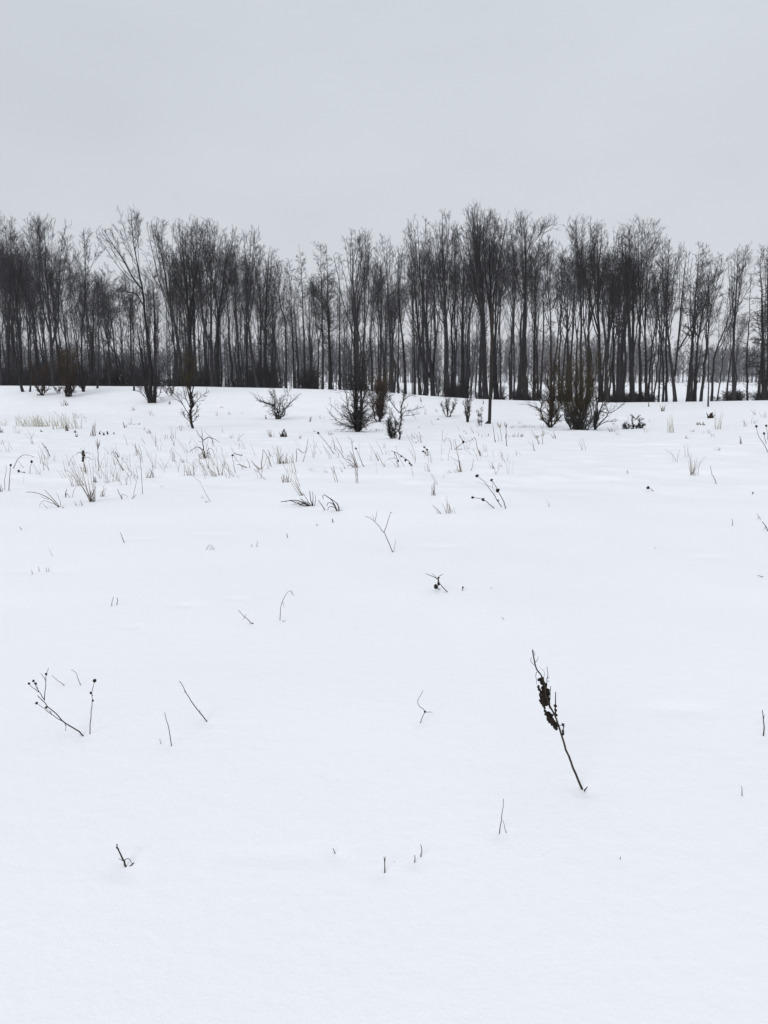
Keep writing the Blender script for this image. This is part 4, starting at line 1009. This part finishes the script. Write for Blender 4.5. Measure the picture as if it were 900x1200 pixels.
# --- generic tufts of the rough grass
def tuft(x, y, h_, wd, lean, n, label, mat=None, wpx=.75, name='grass_tuft', cat=GT, bend=.5, heads=0, group='dry plants poking through the snow'):
    b_ = hit(x, y); m = np.linalg.norm(b_ - EYE) / FPX
    rng = rng_of(label)
    tb = Tubes(); tips = []
    for _ in range(n):
        a = rng.normal()
        f = np.array([rng.uniform(-1, 1) * wd * m, rng.uniform(-.6, .6) * wd * m, 0])
        z0 = float(ground_z(b_[0] + f[0], b_[1] + f[1])) - b_[2]
        H = h_ * m * rng.uniform(.25, 1.0)
        dx = (lean * rng.uniform(.3, 1.7) + a * wd * .35) * m * H / (h_ * m) + rng.normal() * .16 * H; dy = rng.normal() * .35 * H
        k = rng.uniform(0, bend) if rng.random() < .8 else rng.uniform(.6, 1.6) * bend
        n_ = 5; s = np.linspace(0, 1, n_)[:, None]
        P = f + np.array([0, 0, z0 - .02]) + np.array([dx, dy, 0]) * (s ** (1 + k)) + np.array([0, 0, H + .02]) * (s - .35 * k * s**2.5)
        P[1:-1] += rng.normal(size=(n_ - 2, 3)) * m * .3
        tb.add(P, wpx * (.72 if mat not in (M_STEM,) else .95) * m / 2 * rng.uniform(.6, 1.15) * np.linspace(1, .4, n_), 4)
        tips.append(P[-1])
    o = tb.build(name, mat or M_STRAWB, (0, 0, 0)); o.location = b_
    tag(o, label, cat, group)
    for k in range(heads):
        h = Tubes(); h.lump(tips[k], 1.15 * m, rng, 1.2)
        hb = h.build('seed_head', M_SEED, (0, 0, 0)); hb.parent = o
    return o
t_ = tuft
# far-left band and its surroundings
t_(30, 499, 14, 12, -2, 24, 'left part of the wide band of pale straw grass at the far left', M_STRAW, .8)
t_(43, 500, 15, 11, -3, 32, 'middle of the wide band of pale straw grass at the far left', M_STRAW, .85)
t_(57, 500, 13, 11, -2, 26, 'right part of the wide band of pale straw grass at the far left', M_STRAW, .8)
t_(80, 502, 20, 14, -3, 43, 'thickest pale straw tuft, at the right end of the band', M_STRAW, .85)
t_(78, 505, 10, 1.5, 0, 7, 'dark stems in the heart of the thickest pale straw tuft', M_STEM, 1.1)
t_(7, 499, 9, 7, 0, 10, 'sparse pale blades near the left edge beside the straw band', M_STRAW, .6)
t_(1, 507, 8, 2, 0, 8, 'small dark clump cut by the left edge below the straw band', M_STEM, 1.2)
t_(48.5, 506, 3, 1, 0, 4, 'tiny dark dot of stems below the straw band', M_STEM, 1.3)
t_(88.5, 507, 4, 1.6, 0, 6, 'upper dark dot of stems right of the thickest straw tuft', M_STEM, 1.5)
t_(90, 512, 4, 1.2, 0, 4, 'lower dark dot of stems right of the thickest straw tuft', M_STEM, 1.3)
t_(75, 475, 8, 4, 0, 9, 'small dark weed on the slope below the densest dark brown bush', M_STEMB, .9)
t_(21, 508, 8, 3, 0, 6, 'faint grey blades below the left part of the straw band', M_STRAWB, .5)
t_(109, 511, 18, 2.5, 2, 8, 'thin dark weed right of the straw band, the tallest one there', M_STEMB, .9)
for k, (x, y) in enumerate(((117, 509), (122, 510), (126, 509), (133.5, 509))):
    t_(x, y, 5 if k < 3 else 3, .8, 0, 5, ('first', 'second', 'third', 'last')[k] + ' of four short dark tips in a line right of the straw band', M_STEM, 1.3)
t_(147, 501, 8, 1.2, -1, 5, 'short dark upright weed left of the sapling with olive shoots', M_STEM, 1.2)
t_(153, 498, 11, 2, -1, 4, 'wispy forked weed right of the short dark upright one', M_STEMB, .7)
t_(160, 498, 3, 3.5, 0, 6, 'low flat twig tangle left of the olive sapling', M_STEMB, .8)
t_(169, 504, 10, .6, -1, 2, 'thin single stem left of the olive sapling', M_STEMB, .9)
t_(175, 508, 7, 2.5, -3, 7, 'small dark leaning weed below left of the olive sapling', M_STEMB, 1.0)
t_(199, 474, 5, .8, 0, 4, 'short stub between the tallest left tree and the olive sapling', M_STEMB, 1.1)
t_(156, 481, 5, 3, -2, 5, 'low dark twigs on the slope below the tallest left tree', M_STEMB, .8)
t_(213, 501, 3, 2.5, 0, 5, 'small dark patch of stems at the left foot of the olive sapling', M_STEMB, 1.0)
t_(204, 522, 9, .7, 0, 3, 'short upright stem below left of the olive sapling', M_STEMB, .9)
t_(222, 520, 8, .8, 0, 2, 'faint upright stem right under the olive sapling', M_STRAWB, .7)
# left rough grass
traced('dry_stalk', 'knotted brown stem leaning left in the rough grass at left', ST, [([(59, 535), (55, 527), (49, 519)], 1.2), ([(56, 529), (53, 523)], .9)], mat=M_STEMB)
traced('arched_grass', 'single grass blade arched like a bow near the left edge', GT, [([(15, 549), (21, 538), (27, 533.5), (34, 533.5), (40, 535.5)], 1.1), ([(30, 552), (26, 546), (21, 540)], .7)], mat=M_STRAWB)
traced('headed_weed', 'short stem with one dark head near the left edge', W_, [([(35, 555), (35.5, 548), (37, 541)], .8)], [(37, 541, 1.5, 1)], mat=M_STEMB)
traced('headed_weed', 'two dark heads lying low on a stem near the left edge', W_, [([(33, 554), (28, 554), (22, 552)], .7)], [(22, 552, 1.4, 1), (28.5, 554, 1.3, .7)], mat=M_STEMB)
traced('headed_weed', 'tall thin stem topped by a small head at the left edge', W_, [([(10.5, 575), (11, 560), (12.5, 545)], 1.1)], [(12.5, 545, 1.2, 1)], mat=M_STEMB)
traced('dry_stalk', 'thin pale stem left of the small-headed stem at the left edge', ST, [([(5, 574), (6, 560), (7, 545)], .8)], mat=M_STRAWB)
t_(1, 576, 18, 1.5, 0, 9, 'dark blades cut by the left edge among the rough grass', M_STEMB, 1.0)
t_(46, 556, 20, 2, -8, 4, 'few pale blades leaning left beside the arched blade', M_STRAWB, .6)
t_(109, 588, 58, 3, -12, 13, 'tallest pale grass tuft at left, leaning left in the rough grass', M_STRAWB, 1.0, bend=.3)
t_(108, 588, 20, 2, -5, 8, 'dark foot blades of the tallest pale tuft at left', M_STEM, 1.2)
o = traced('seeded_weed', 'weed with one oblong black head in the rough grass at left', W_, [([(101, 555), (99, 545), (98, 536), (97.5, 528)], 1.3), ([(98, 534), (92, 530), (89, 533)], .9), ([(98, 533), (103, 530), (106, 533)], .9), ([(98, 530), (94, 525)], .6), ([(98, 530), (99, 524)], .6), ([(98, 536), (105, 536), (108, 539)], .8)],
  [(97.5, 529.5, 1.5, 1.1), (97.8, 533, 1.7, 1.5), (97.4, 537, 1.5, 1.3), (97, 540, 1.1, 1.1)], mat=M_STEMB)
t_(99, 553, 12, 3, 0, 11, 'pale leafy clump under the oblong black head', M_STRAW, 1.1)
t_(96, 569, 36, 4, -10, 9, 'dark-footed tuft left of the tallest pale tuft', M_STRAWB, 1.0)
t_(88, 570, 20, 4, -3, 7, 'thin low tuft at the left side of the tall rough grass', M_STRAWB, .7)
t_(111, 565, 8, 2, 0, 8, 'small black knot of stems behind the tallest pale tuft', M_STEM, 1.2)
traced('plumed_stalk', 'straight stem with a feathery brush at its top, in the left rough grass', ST, [([(115.5, 552), (115, 535), (114.5, 518)], 1.1), ([(115, 524), (112, 516)], .8), ([(115, 524), (117, 516)], .8), ([(115, 522), (114, 514)], .9), ([(115, 526), (117, 519)], .9), ([(115, 526), (112, 519)], .7)], mat=M_STEMB)
t_(120, 582, 15, 2.5, 3, 7, 'short dark-based tuft right of the tallest pale tuft', M_STRAWB, 1.0)
traced('dry_stalk', 'small V of dark stems left of the tallest pale tuft', ST, [([(77, 583), (77, 576), (78, 573)], 1.2), ([(77, 583), (78, 578), (82, 584)], .9), ([(84, 584), (86, 577), (89, 571)], .7)], mat=M_STEMB)
traced('fallen_weed', 'weed fanned out flat to the left in front of the left rough grass', W_,
  [([(70, 594.5), (60, 586), (50, 580), (40, 577), (31, 577)], 1.2), ([(70, 594.5), (62, 584), (52, 574)], 1.1), ([(70, 594.5), (71, 588), (66, 577)], .6), ([(66, 592), (57, 588), (50, 587), (46, 594)], .7), ([(60, 596), (55, 595), (50, 590)], .6), ([(70, 594.5), (75, 594)], 1.3), ([(57, 585), (52, 584), (48, 582)], .7)], mat=M_STEMB, depth=.3)
t_(93, 593, 10, 4, -1, 7, 'small low tuft right of the fanned flat weed', M_STRAWB, .8)
traced('dry_stalk', 'bent stems forming a lying W right of the tallest pale tuft', ST, [([(143, 585), (140, 579), (137, 573)], 1.2), ([(143, 585), (143, 579), (150, 582)], .8), ([(150, 585), (156, 583), (160, 580)], 1.0), ([(155, 584), (158, 573), (161, 560)], .7)], mat=M_STEMB)
traced('dry_stalk', 'long thin upright stem at the right side of the left rough grass', ST, [([(167, 579), (166, 560), (164, 532)], .8), ([(166, 550), (161, 545)], .4)], mat=M_STEMB)
traced('dry_stalk', 'pair of stems leaning left with dark tops in the left rough grass', ST, [([(145, 551), (139, 541), (133, 530)], 1.0), ([(144, 549), (137, 538), (132, 533)], .8), ([(139, 536), (135, 529)], 1.8)], mat=M_STEMB)
t_(176, 560, 15, 4, -2, 8, 'small bristling dark weed at the right end of the left rough grass', M_STEMB, 1.0)
t_(171, 560, 12, 2, -1, 4, 'thin shoot left of the small bristling weed', M_STRAWB, .7)
t_(136, 564, 30, 4, 2, 8, 'airy pale tuft in the middle of the left rough grass', M_STRAWB, .65)
t_(151, 568, 25, 3, 1, 5, 'faint thin blades right of the airy pale tuft', M_STRAWB, .5)
t_(126, 566, 28, 4, -3, 7, 'faint thin blades left of the airy pale tuft', M_STRAWB, .6)
t_(120, 548, 22, 6, -3, 8, 'thin grey blades behind the feather-topped stem', M_STRAWB, .55)
t_(147, 539, 12, 5, -2, 6, 'sparse grey blades at the back of the left rough grass', M_STRAWB, .5)
t_(60, 540, 16, 8, 1, 5, 'hair-thin blades between arched blade and black oblong head', M_STRAWB, .4)
traced('dry_stalk', 'tiny leaning stem below the flat fanned weed', ST, [([(26, 621), (23, 617)], .9)], mat=M_STEMB)
# centre-left
traced('small_weed', 'little tree-like weed with drooping arms below the olive sapling', W_,
  [([(240.6, 537), (239, 528), (238, 520), (237, 514)], 1.9), ([(237, 515), (233, 509), (230, 504)], 1.0), ([(237, 514), (237, 508), (236, 503)], .9), ([(238, 516), (245, 512), (249, 516), (249.5, 523)], 1.2), ([(245, 512), (252, 515), (258, 518.5)], .9),
   ([(239, 528), (232, 524), (227, 526), (222, 530)], 1.1), ([(240, 532), (236, 526), (233, 524)], 1.3), ([(241, 534), (245, 525), (250, 528), (252, 537)], .9), ([(238, 518), (234, 518), (232, 517)], .7), ([(240, 536), (236, 531), (234, 535)], 1.0), ([(241, 536), (244, 530), (246, 533)], 1.0)], mat=M_STEM, depth=.3)
t_(240, 537, 12, 6, 0, 16, 'olive grass round the foot of the little tree-like weed', M_STRAWB, .9)
t_(215, 542, 8, 3, -2, 6, 'small grey weed left of the tree-like weed', M_STRAWB, .9)
t_(221, 557, 16, 7, -5, 14, 'yellowish tuft below left of the tree-like weed', M_STRAWB, .85)
t_(252, 558, 22, 4, -13, 7, 'row of blades all slanting left below the tree-like weed', M_STRAWB, .9, bend=.1)
t_(243, 557, 20, 3, -12, 4, 'faint slanting blades left of the slanting row', M_STRAWB, .55, bend=.1)
t_(258.5, 557, 26, 2.5, -5, 7, 'denser brown tuft at the right end of the slanting row', M_STRAWB, 1.0)
t_(262, 545, 20, 2, 0, 3, 'faint upright blades above the denser brown tuft', M_STRAWB, .5)
t_(270.5, 557, 26, 1, -7, 2, 'two thin stems leaning left between the slanting row and a round head', M_STRAWB, .8)
traced('headed_weed', 'thin stem with a round head and a dark leaf beside it', W_, [([(276, 554), (274, 545), (272.5, 534)], .9), ([(284, 534), (279, 533), (274, 531)], 1.3)], [(272.5, 533.5, 1.3, 1)], mat=M_STEMB)
traced('dry_stalk', 'dark leaf-like stem lying flat in the centre-left snow', ST, [([(291, 548), (284, 546), (278, 544)], 1.5)], mat=M_STEMB)
traced('dry_stalk', 'zigzag of bent stems shaped like a W in the centre-left snow', ST, [([(306, 550), (300, 547), (294, 540)], 1.3), ([(306, 550), (307, 540), (308, 526)], 1.3), ([(318, 547), (315, 538), (309, 527)], 1.3), ([(305, 549), (310, 545), (313, 535)], .7)], mat=M_STRAWB)
traced('dry_stalk', 'long thin stem slanting left below the W of bent stems', ST, [([(312, 562), (304, 555), (297, 549)], .8)], mat=M_STRAWB)
traced('dry_stalk', 'long hair-thin stem in the snow below the slanting row', ST, [([(247, 588), (241, 578), (236, 568)], .8), ([(236, 567), (229, 560), (224, 556)], .6)], mat=M_STRAWB)
t_(243, 589, 4, 2, -2, 4, 'tiny dark tips at the foot of the long hair-thin stem', M_STEMB, 1.0)
t_(238, 584, 4, 1.5, -2, 3, 'tiny tips left of the long hair-thin stem', M_STRAWB, .8)
t_(280, 560, 5, 2, -3, 3, 'faint short stem below the dark flat leaf', M_STRAWB, .5)
# centre
t_(317, 512, 11, 2.5, -5, 8, 'small tuft leaning left, left of the black clump below the round shrub', M_STRAWB, 1.0)
t_(333, 512, 11, 4, 0, 18, 'black clump of stems below the small round shrub', M_STEM, 1.4)
t_(352, 514, 7, .8, 0, 4, 'short grey stub right of the black clump below the round shrub', M_STRAWB, 1.1)
t_(363, 494, 7, 1.2, 0, 6, 'short grey stub right of the small round shrub', M_STEMB, 1.1)
t_(312, 491, 6, .8, -1, 3, 'short dark stub just left of the small round shrub', M_STEMB, 1.0)
t_(394, 493, 5, 1.5, 0, 4, 'faint stub left of the large twiggy bush', M_STRAWB, .8)
t_(259, 478, 3, 3, 0, 4, 'faint reddish patch of stems on the slope right of the olive sapling', M_STRAWB, .8)
t_(254, 487, 8, 1, 0, 3, 'faint thin stem on the slope right of the olive sapling', M_STRAWB, .7)
traced('headed_weed', 'long slanting stem with a round head, lower left of the large twiggy bush', W_, [([(391.5, 532), (383, 520), (373, 508)], 1.0)], [(373, 507.5, 1.4, 1)], mat=M_STEMB)
t_(369, 506, 4, 2, -3, 4, 'small dark twig tips left of the slanting round-headed stem', M_STEMB, .8)
t_(333, 543, 20, 11, -1, 22, 'spreading tuft with dark heart below the black clump', M_STRAWB, .8)
t_(332, 543, 4, 2.5, 0, 8, 'dark heart of stems in the spreading tuft', M_STEM, 1.2)
traced('dry_stalk', 'bent stem folded like an N right of the spreading tuft', ST, [([(347, 541), (347.5, 534), (348, 526), (356, 531), (359, 526), (361, 513)], 1.0), ([(355, 541), (358, 532), (361, 524)], .9)], mat=M_STEMB)
t_(336, 565, 17, 5, -1, 15, 'brown tuft above the large black grass clump', M_STRAWB, 1.0)
traced('dry_stalk', 'pair of thin stems leaning left above the brown tuft', ST, [([(347, 554), (344, 543), (343, 531)], 1.0), ([(343, 553), (341, 540)], .6)], mat=M_STRAWB)
traced('dry_stalk', 'pair of thin stems leaning left below the slanting round-headed stem', ST, [([(396, 565), (393, 555), (390, 545)], 1.0), ([(393, 563), (391, 556), (388, 548)], .7)], mat=M_STRAWB)
t_(401, 553, 14, 2, -5, 3, 'faint stems right of the pair below the slanting headed stem', M_STRAWB, .7)
t_(384, 554, 6, 2.5, -3, 5, 'low faint tuft left of the pair below the slanting headed stem', M_STRAWB, .7)
t_(366, 552, 8, 5, 0, 5, 'very faint blades in the snow right of the folded N stem', M_STRAWB, .5)
traced('headed_weed', 'short slanting stem with a small round head right of the long leaning pair', W_, [([(427, 547), (422, 537), (417, 525.5)], 1.1), ([(427, 547), (424, 543), (423, 540)], 1.0)], [(417, 525.5, 1.2, 1)], mat=M_STEMB)
traced('fallen_weed', 'tangle of stems swept left below the large twiggy bush', W_, [([(419, 548), (411, 541), (401, 536)], 1.2), ([(417, 549), (409, 549), (403, 548)], 1.2), ([(418, 548), (413, 545), (404, 539)], .9), ([(418, 548), (415, 538), (411, 530)], 1.3), ([(415, 548), (411, 545), (407, 546)], 1.4), ([(420, 547), (414, 532), (412, 516), (407, 512)], .9), ([(412, 520), (414, 516)], .8), ([(418, 547), (413, 536), (409, 528)], .8)], mat=M_STEMB, depth=.3)
traced('dry_stalk', 'long leaning pair of stems below the tangle swept left', ST, [([(417, 566), (417, 556), (415, 545)], .9), ([(419.5, 566), (419, 556), (418.5, 546)], .9)], mat=M_STEMB)
traced('dry_stalk', 'two thin stems leaning left beneath the left of the large twiggy bush', ST, [([(402, 531), (398, 521), (393, 512)], .9), ([(393, 528), (391, 518), (389, 511)], .7)], mat=M_STRAWB)
t_(387, 510, 6, 5, -3, 6, 'small brown weed tips just below left of the large twiggy bush', M_STRAWB, .9)
t_(440, 540, 22, 5, -8, 6, 'faint grass leaning left between the swept tangle and the arched seedy stem', M_STRAWB, .6)
# right of centre
traced('arched_weed', 'arched stem hung with small dark seeds below the slim leaning young tree', W_,
  [([(484, 546), (477, 539), (470, 534), (463, 529.5), (458, 528)], 1.2), ([(462, 529), (465, 536), (467, 541)], 1.1), ([(473, 553), (468, 547), (463, 537), (462, 530)], .6), ([(474, 545), (468, 535), (463, 522)], .5)],
  [(470, 535, 1.1, .8), (475, 539.5, 1.4, .9), (480, 543, 1.3, .8), (482, 545, 1.2, .8), (466.5, 540, 1.1, 1.3)], mat=M_STEM)
traced('dry_stalk', 'faint stem leaning left with a flat brown one, left of the arched seedy stem', ST, [([(451, 547), (446, 539), (442, 530)], .9), ([(440, 552), (446, 550), (452, 547)], 1.1), ([(452, 547), (450, 543)], .9), ([(462, 537), (455, 538), (450, 542)], .5)], mat=M_STRAWB)
traced('dry_stalk', 'long hair-thin arched stem right of the arched seedy stem', ST, [([(486, 543), (487, 535), (482, 520), (475, 505)], .6)], mat=M_STRAWB)
traced('headed_weed', 'tight group of four small dark heads in the snow right of centre', W_, [([(501, 534), (500, 527), (497, 524)], .9), ([(501, 533), (496, 529)], .9), ([(502, 531), (501, 527)], .9)], [(497, 524, 1.3, .8), (500.5, 527, 1.4, .8), (496, 529, 1.4, .8), (498.5, 530.5, 1.2, .8)], mat=M_STRAWB)
t_(487.5, 519, 3, .8, 0, 3, 'single speck of stem right of the slim leaning young tree', M_STEMB, 1.1)
t_(513, 492, 2.5, 1, 0, 4, 'dark speck left of the tiny fan-shaped shrub', M_STEM, 1.3)
t_(508, 580.5, 26, 2.5, 1, 8, 'upright narrow bundle of dark stems left of the black-headed weed', M_STEMB, 1.0, bend=.1)
t_(529, 601, 22, 6, -4, 10, 'open fan of thin blades just below left of the black-headed weed', M_STRAWB, .85, bend=.1)
traced('dry_stalk', 'brown blade leaning far left beside the open fan of blades', ST, [([(518, 602), (512, 597), (507, 592)], 1.1), ([(515, 600), (511, 598)], .7)], mat=M_STRAWB)
traced('small_weed', 'weed with a thick leafy brown foot and thin top right of centre', W_, [([(539.5, 553), (538.5, 545), (537, 536), (535, 526), (533, 514)], 1.1), ([(540, 553), (539, 546), (538, 540)], 3.0), ([(537, 541), (532, 538), (527, 535)], .7), ([(539, 553), (536, 549), (536, 546)], 1.0)], mat=M_STRAWB)
t_(532, 554, 5, 7, -3, 9, 'low pale litter of blades left of the leafy brown foot', M_STRAW, .8)
traced('headed_weed', 'crossing twigs with one dark head above the leafy brown-footed weed', W_, [([(533, 527), (538, 522), (543, 518), (538, 510)], 1.0), ([(532, 527.5), (540, 526), (544, 528)], .9), ([(533, 526), (531, 515)], .4)], [(543, 518, 1.5, 1)], mat=M_STEMB)
traced('bent_stalk', 'bent stem like an upturned V left of the crossing twigs', ST, [([(529, 527), (528, 520), (525, 513), (519, 519)], .9)], mat=M_STRAWB)
traced('bent_stalk', 'small stem bent back to the snow above the crossing twigs', ST, [([(547, 509), (545, 505), (542, 506)], .6)], mat=M_STRAWB)
traced('headed_weed', 'short lying stem with a dark head left of the crossing twigs', W_, [([(525, 526), (519, 527)], .9)], [(519.5, 527, 1.2, .8)], mat=M_STEMB)
traced('dry_stalk', 'long knobbly stem leaning left below the dark pole', ST, [([(564, 534), (561, 530), (558, 518), (556, 512)], 1.2), ([(563, 534), (562, 530), (561, 528)], 2.2), ([(555, 508), (553, 504), (551, 500)], .9), ([(556, 513), (550, 517), (545, 519)], .6)], mat=M_STRAWB)
traced('dry_stalk', 'flat twigs on the snow at the foot of the long knobbly stem', ST, [([(573, 535), (566, 535), (558, 536)], 1.0), ([(572, 535), (571, 531)], .6), ([(555, 535), (548, 529), (545, 527)], .5)], mat=M_STRAWB)
traced('dry_stalk', 'curved thin stem right of the leafy brown-footed weed', ST, [([(551.5, 552), (554, 546), (555, 537)], .9)], mat=M_STRAWB)
t_(577, 549, 11, 2.5, -3, 5, 'pair of short stems above the black-headed weed', M_STRAWB, .9)
t_(588, 547, 9, 3, -4, 4, 'faint curved blades right of the pair of short stems', M_STRAWB, .6)
traced('dry_stalk', 'first of three upright stalks right below the dark pole, leaning left', ST, [([(580.5, 518), (579.5, 510), (577.5, 498)], 1.0), ([(580.5, 518), (579, 511)], 1.2)], mat=M_STEMB)
traced('plumed_stalk', 'second of three upright stalks right below the dark pole, with a pale fluffy top', ST, [([(588.5, 517), (587, 508), (586, 498)], .8), ([(586, 501), (583, 496)], 1.4), ([(586, 501), (587, 496)], 1.4)], mat=M_STRAWB)
traced('plumed_stalk', 'third of three upright stalks right below the dark pole, darkest and longest', ST, [([(594, 523), (593.5, 512), (593, 500)], 1.1), ([(593, 514), (593, 508)], 1.6), ([(593, 501), (591, 495)], 1.2), ([(593, 501), (594, 497)], 2.0)], mat=M_STEMB)
t_(604, 501, 4, 6, 0, 12, 'left half of the low row of faint blades right of the pole', M_STRAWB, .5)
t_(619, 501, 5, 7, 0, 14, 'right half of the low row of faint blades right of the pole', M_STRAWB, .5)
t_(608, 512, 7, 5, 0, 12, 'small dark open tuft below the low row of faint blades', M_STEMB, .8)
t_(599, 512, 3, 3, 0, 5, 'tiny dark tips left of the small dark open tuft', M_STEMB, .8)
t_(629, 513, 6, 2, 2, 6, 'small dark weed right of the small dark open tuft', M_STEMB, 1.0)
t_(636, 511, 9, 2, -2, 4, 'thin upright shoot below the brown-red bush', M_STRAWB, .7)
t_(650, 514, 8, 2, -2, 6, 'little dark weed below the gap between brown-red and olive bushes', M_STEMB, .9)
t_(641, 509, 10, 2, -3, 3, 'leaning pale shoot right below the brown-red bush', M_STRAWB, .6)
t_(573, 511, 7, .8, 0, 3, 'short faint stem directly under the dark pole', M_STRAWB, .9)
t_(567, 512, 8, 5, 0, 6, 'very faint blades below left of the dark pole', M_STRAWB, .4)
t_(644, 594, 10, .8, 0, 2, 'faint single hair of grass in the open snow right of the black-headed weed', M_STRAWB, .6)
# right side
t_(717, 506, 7, 4, -2, 8, 'low thin twigs right of the dark open bush', M_STEMB, .7)
t_(757, 507, 9, 2, 0, 3, 'faint hair-thin stems right of the tiny forked shrub', M_STRAWB, .5)
t_(786, 507, 21, 3.5, 0, 11, 'pale thin upright tuft alone at right below the wood', M_STRAW, .75, bend=.1)
t_(776.5, 482, 9, 2, 0, 9, 'short brown stub just under the crest at right', M_STEMB, .9)
t_(760, 476.5, 12, .7, 0, 2, 'thin short stake rising over the crest at right', M_STEMB, 1.1)
t_(566, 474, 9, .6, 0, 2, 'thin short stake on the crest left of the dark pole', M_STEMB, 1.0)
t_(493, 471, 10, .7, 0, 2, 'thin short stake on the crest above the centre', M_STEMB, 1.2)
t_(832, 490, 7, 3.5, 1, 24, 'dark square clump of stems at right below the straight thin young tree', M_STEM, 1.5)
t_(821, 498, 4, 4, 0, 14, 'low dark patch of stems left below the dark square clump', M_STEMB, 1.2)
t_(842, 503, 26, 3.5, -2, 9, 'pale hair-thin stems right of the dark square clump', M_STRAW, .6, bend=.1)
t_(812, 506, 4, 5, 0, 6, 'faint pale litter left of the pale hair-thin stems', M_STRAWB, .6)
t_(804, 514, 4, 3, 0, 6, 'small brownish patch below the pale thin upright tuft', M_STRAWB, .8)
t_(872, 500, 10, 2, 0, 5, 'faint pale stems at right, left one of two', M_STRAWB, .5)
t_(883, 496, 8, 3, 1, 5, 'faint pale stems at right, right one of two', M_STRAWB, .5)
t_(869, 520, 9, 1.5, -3, 6, 'short brown leaning weed near the right edge', M_STRAWB, 1.0)
t_(845, 528, 4, 6, 0, 7, 'flat litter of pale blades above the upright pale bunch at right', M_STRAWB, .6)
t_(814, 557, 27, 4, 0, 14, 'upright pale bunch of grass with white seeds in the right snow', M_STRAWB, .75, bend=.1)
traced('dry_stalk', 'bent dark stem right of the upright pale bunch', ST, [([(840, 567), (836, 558), (834, 555), (833, 546)], 1.0)], mat=M_STEMB)
traced('headed_weed', 'low stem with a round dark head in the open snow at right', W_, [([(767, 575.5), (763, 573), (759, 571.5)], .9)], [(759.5, 571.5, 1.8, .9)], mat=M_STEMB)
traced('headed_weed', 'long slanting stem with a dark head at the right edge', W_, [([(900, 530), (896, 521), (890, 512), (886, 500)], .9)], [(886.3, 499.5, 1.3, 1)], mat=M_STEMB)
traced('headed_weed', 'short stems with two dark heads cut by the right edge', W_, [([(898, 520), (896, 512), (895.5, 508)], .8), ([(900, 516), (899, 506), (898, 499)], .7)], [(895.5, 508, 1.2, 1.2), (898, 499, 1.2, 1)], mat=M_STEMB)
t_(882, 579, 3, .8, 0, 4, 'single dark speck in the snow near the right edge', M_STEM, 1.4)
traced('dry_stalk', 'broken dark twig at the right edge half way up the snow', ST, [([(901, 622), (897, 616), (893, 611)], 1.1), ([(898, 617), (895, 620)], .7)], mat=M_STEM)
traced('dry_stalk', 'pale small forked stem above the broken dark twig at the right edge', ST, [([(893, 609), (889, 605), (887, 602)], .7), ([(889, 605), (888, 609)], .6)], mat=M_STRAWB)
t_(660, 505, 4, 14, 0, 14, 'sparse grass tips along the snow below the brown-red bush', M_STRAWB, .5)
t_(440, 505, 4, 8, 0, 10, 'sparse grass tips right of the foot of the large twiggy bush', M_STRAWB, .6)

# fine hairs of dry grass sprinkled through the rough strip: too many and too thin to count
rng = np.random.default_rng(99)
tb = Tubes()
spots = []
while len(spots) < 210:
    x = rng.uniform(0, 900); y = rng.uniform(482, 572)
    wgt = (1.0 if x < 640 else .12) * math.exp(-((y - 541 + .02 * abs(x - 300)) / 24) ** 2) * (.25 + .75 * max(0, float(vnoise(x / 38, y / 14, 31)) + .35))
    if y < 515: wgt += .12
    if rng.random() < wgt: spots.append((x, y))
for x, y in spots:
    b_ = hit(x, y); m = b_[1] / FPX
    H = rng.uniform(5, 22) * m if y > 515 else rng.uniform(3, 8) * m
    for _ in range(int(rng.integers(1, 4))):
        lean = np.array([rng.normal() * .3 - .28, rng.normal() * .3, 0]) * H
        s5 = np.linspace(0, 1, 5)[:, None]
        P = b_ + np.array([rng.normal() * 2 * m, rng.normal() * 2 * m, -.03]) + lean * s5 ** 1.3 + np.array([0, 0, H + .03]) * (s5 - .3 * rng.random() * s5 ** 2.4)
        P[1:-1] += rng.normal(size=(3, 3)) * m * .4
        tb.add(P, rng.uniform(.14, .3) * m * np.linspace(1, .5, 5), 3)
gr = tb.build('dry_grass', M_STRAWB, (0, 0, 0))
tag(gr, 'fine hairs of dry grass sprinkled over the rough strip of the snow field', 'grass', kind='stuff')
bpy.context.view_layer.update()
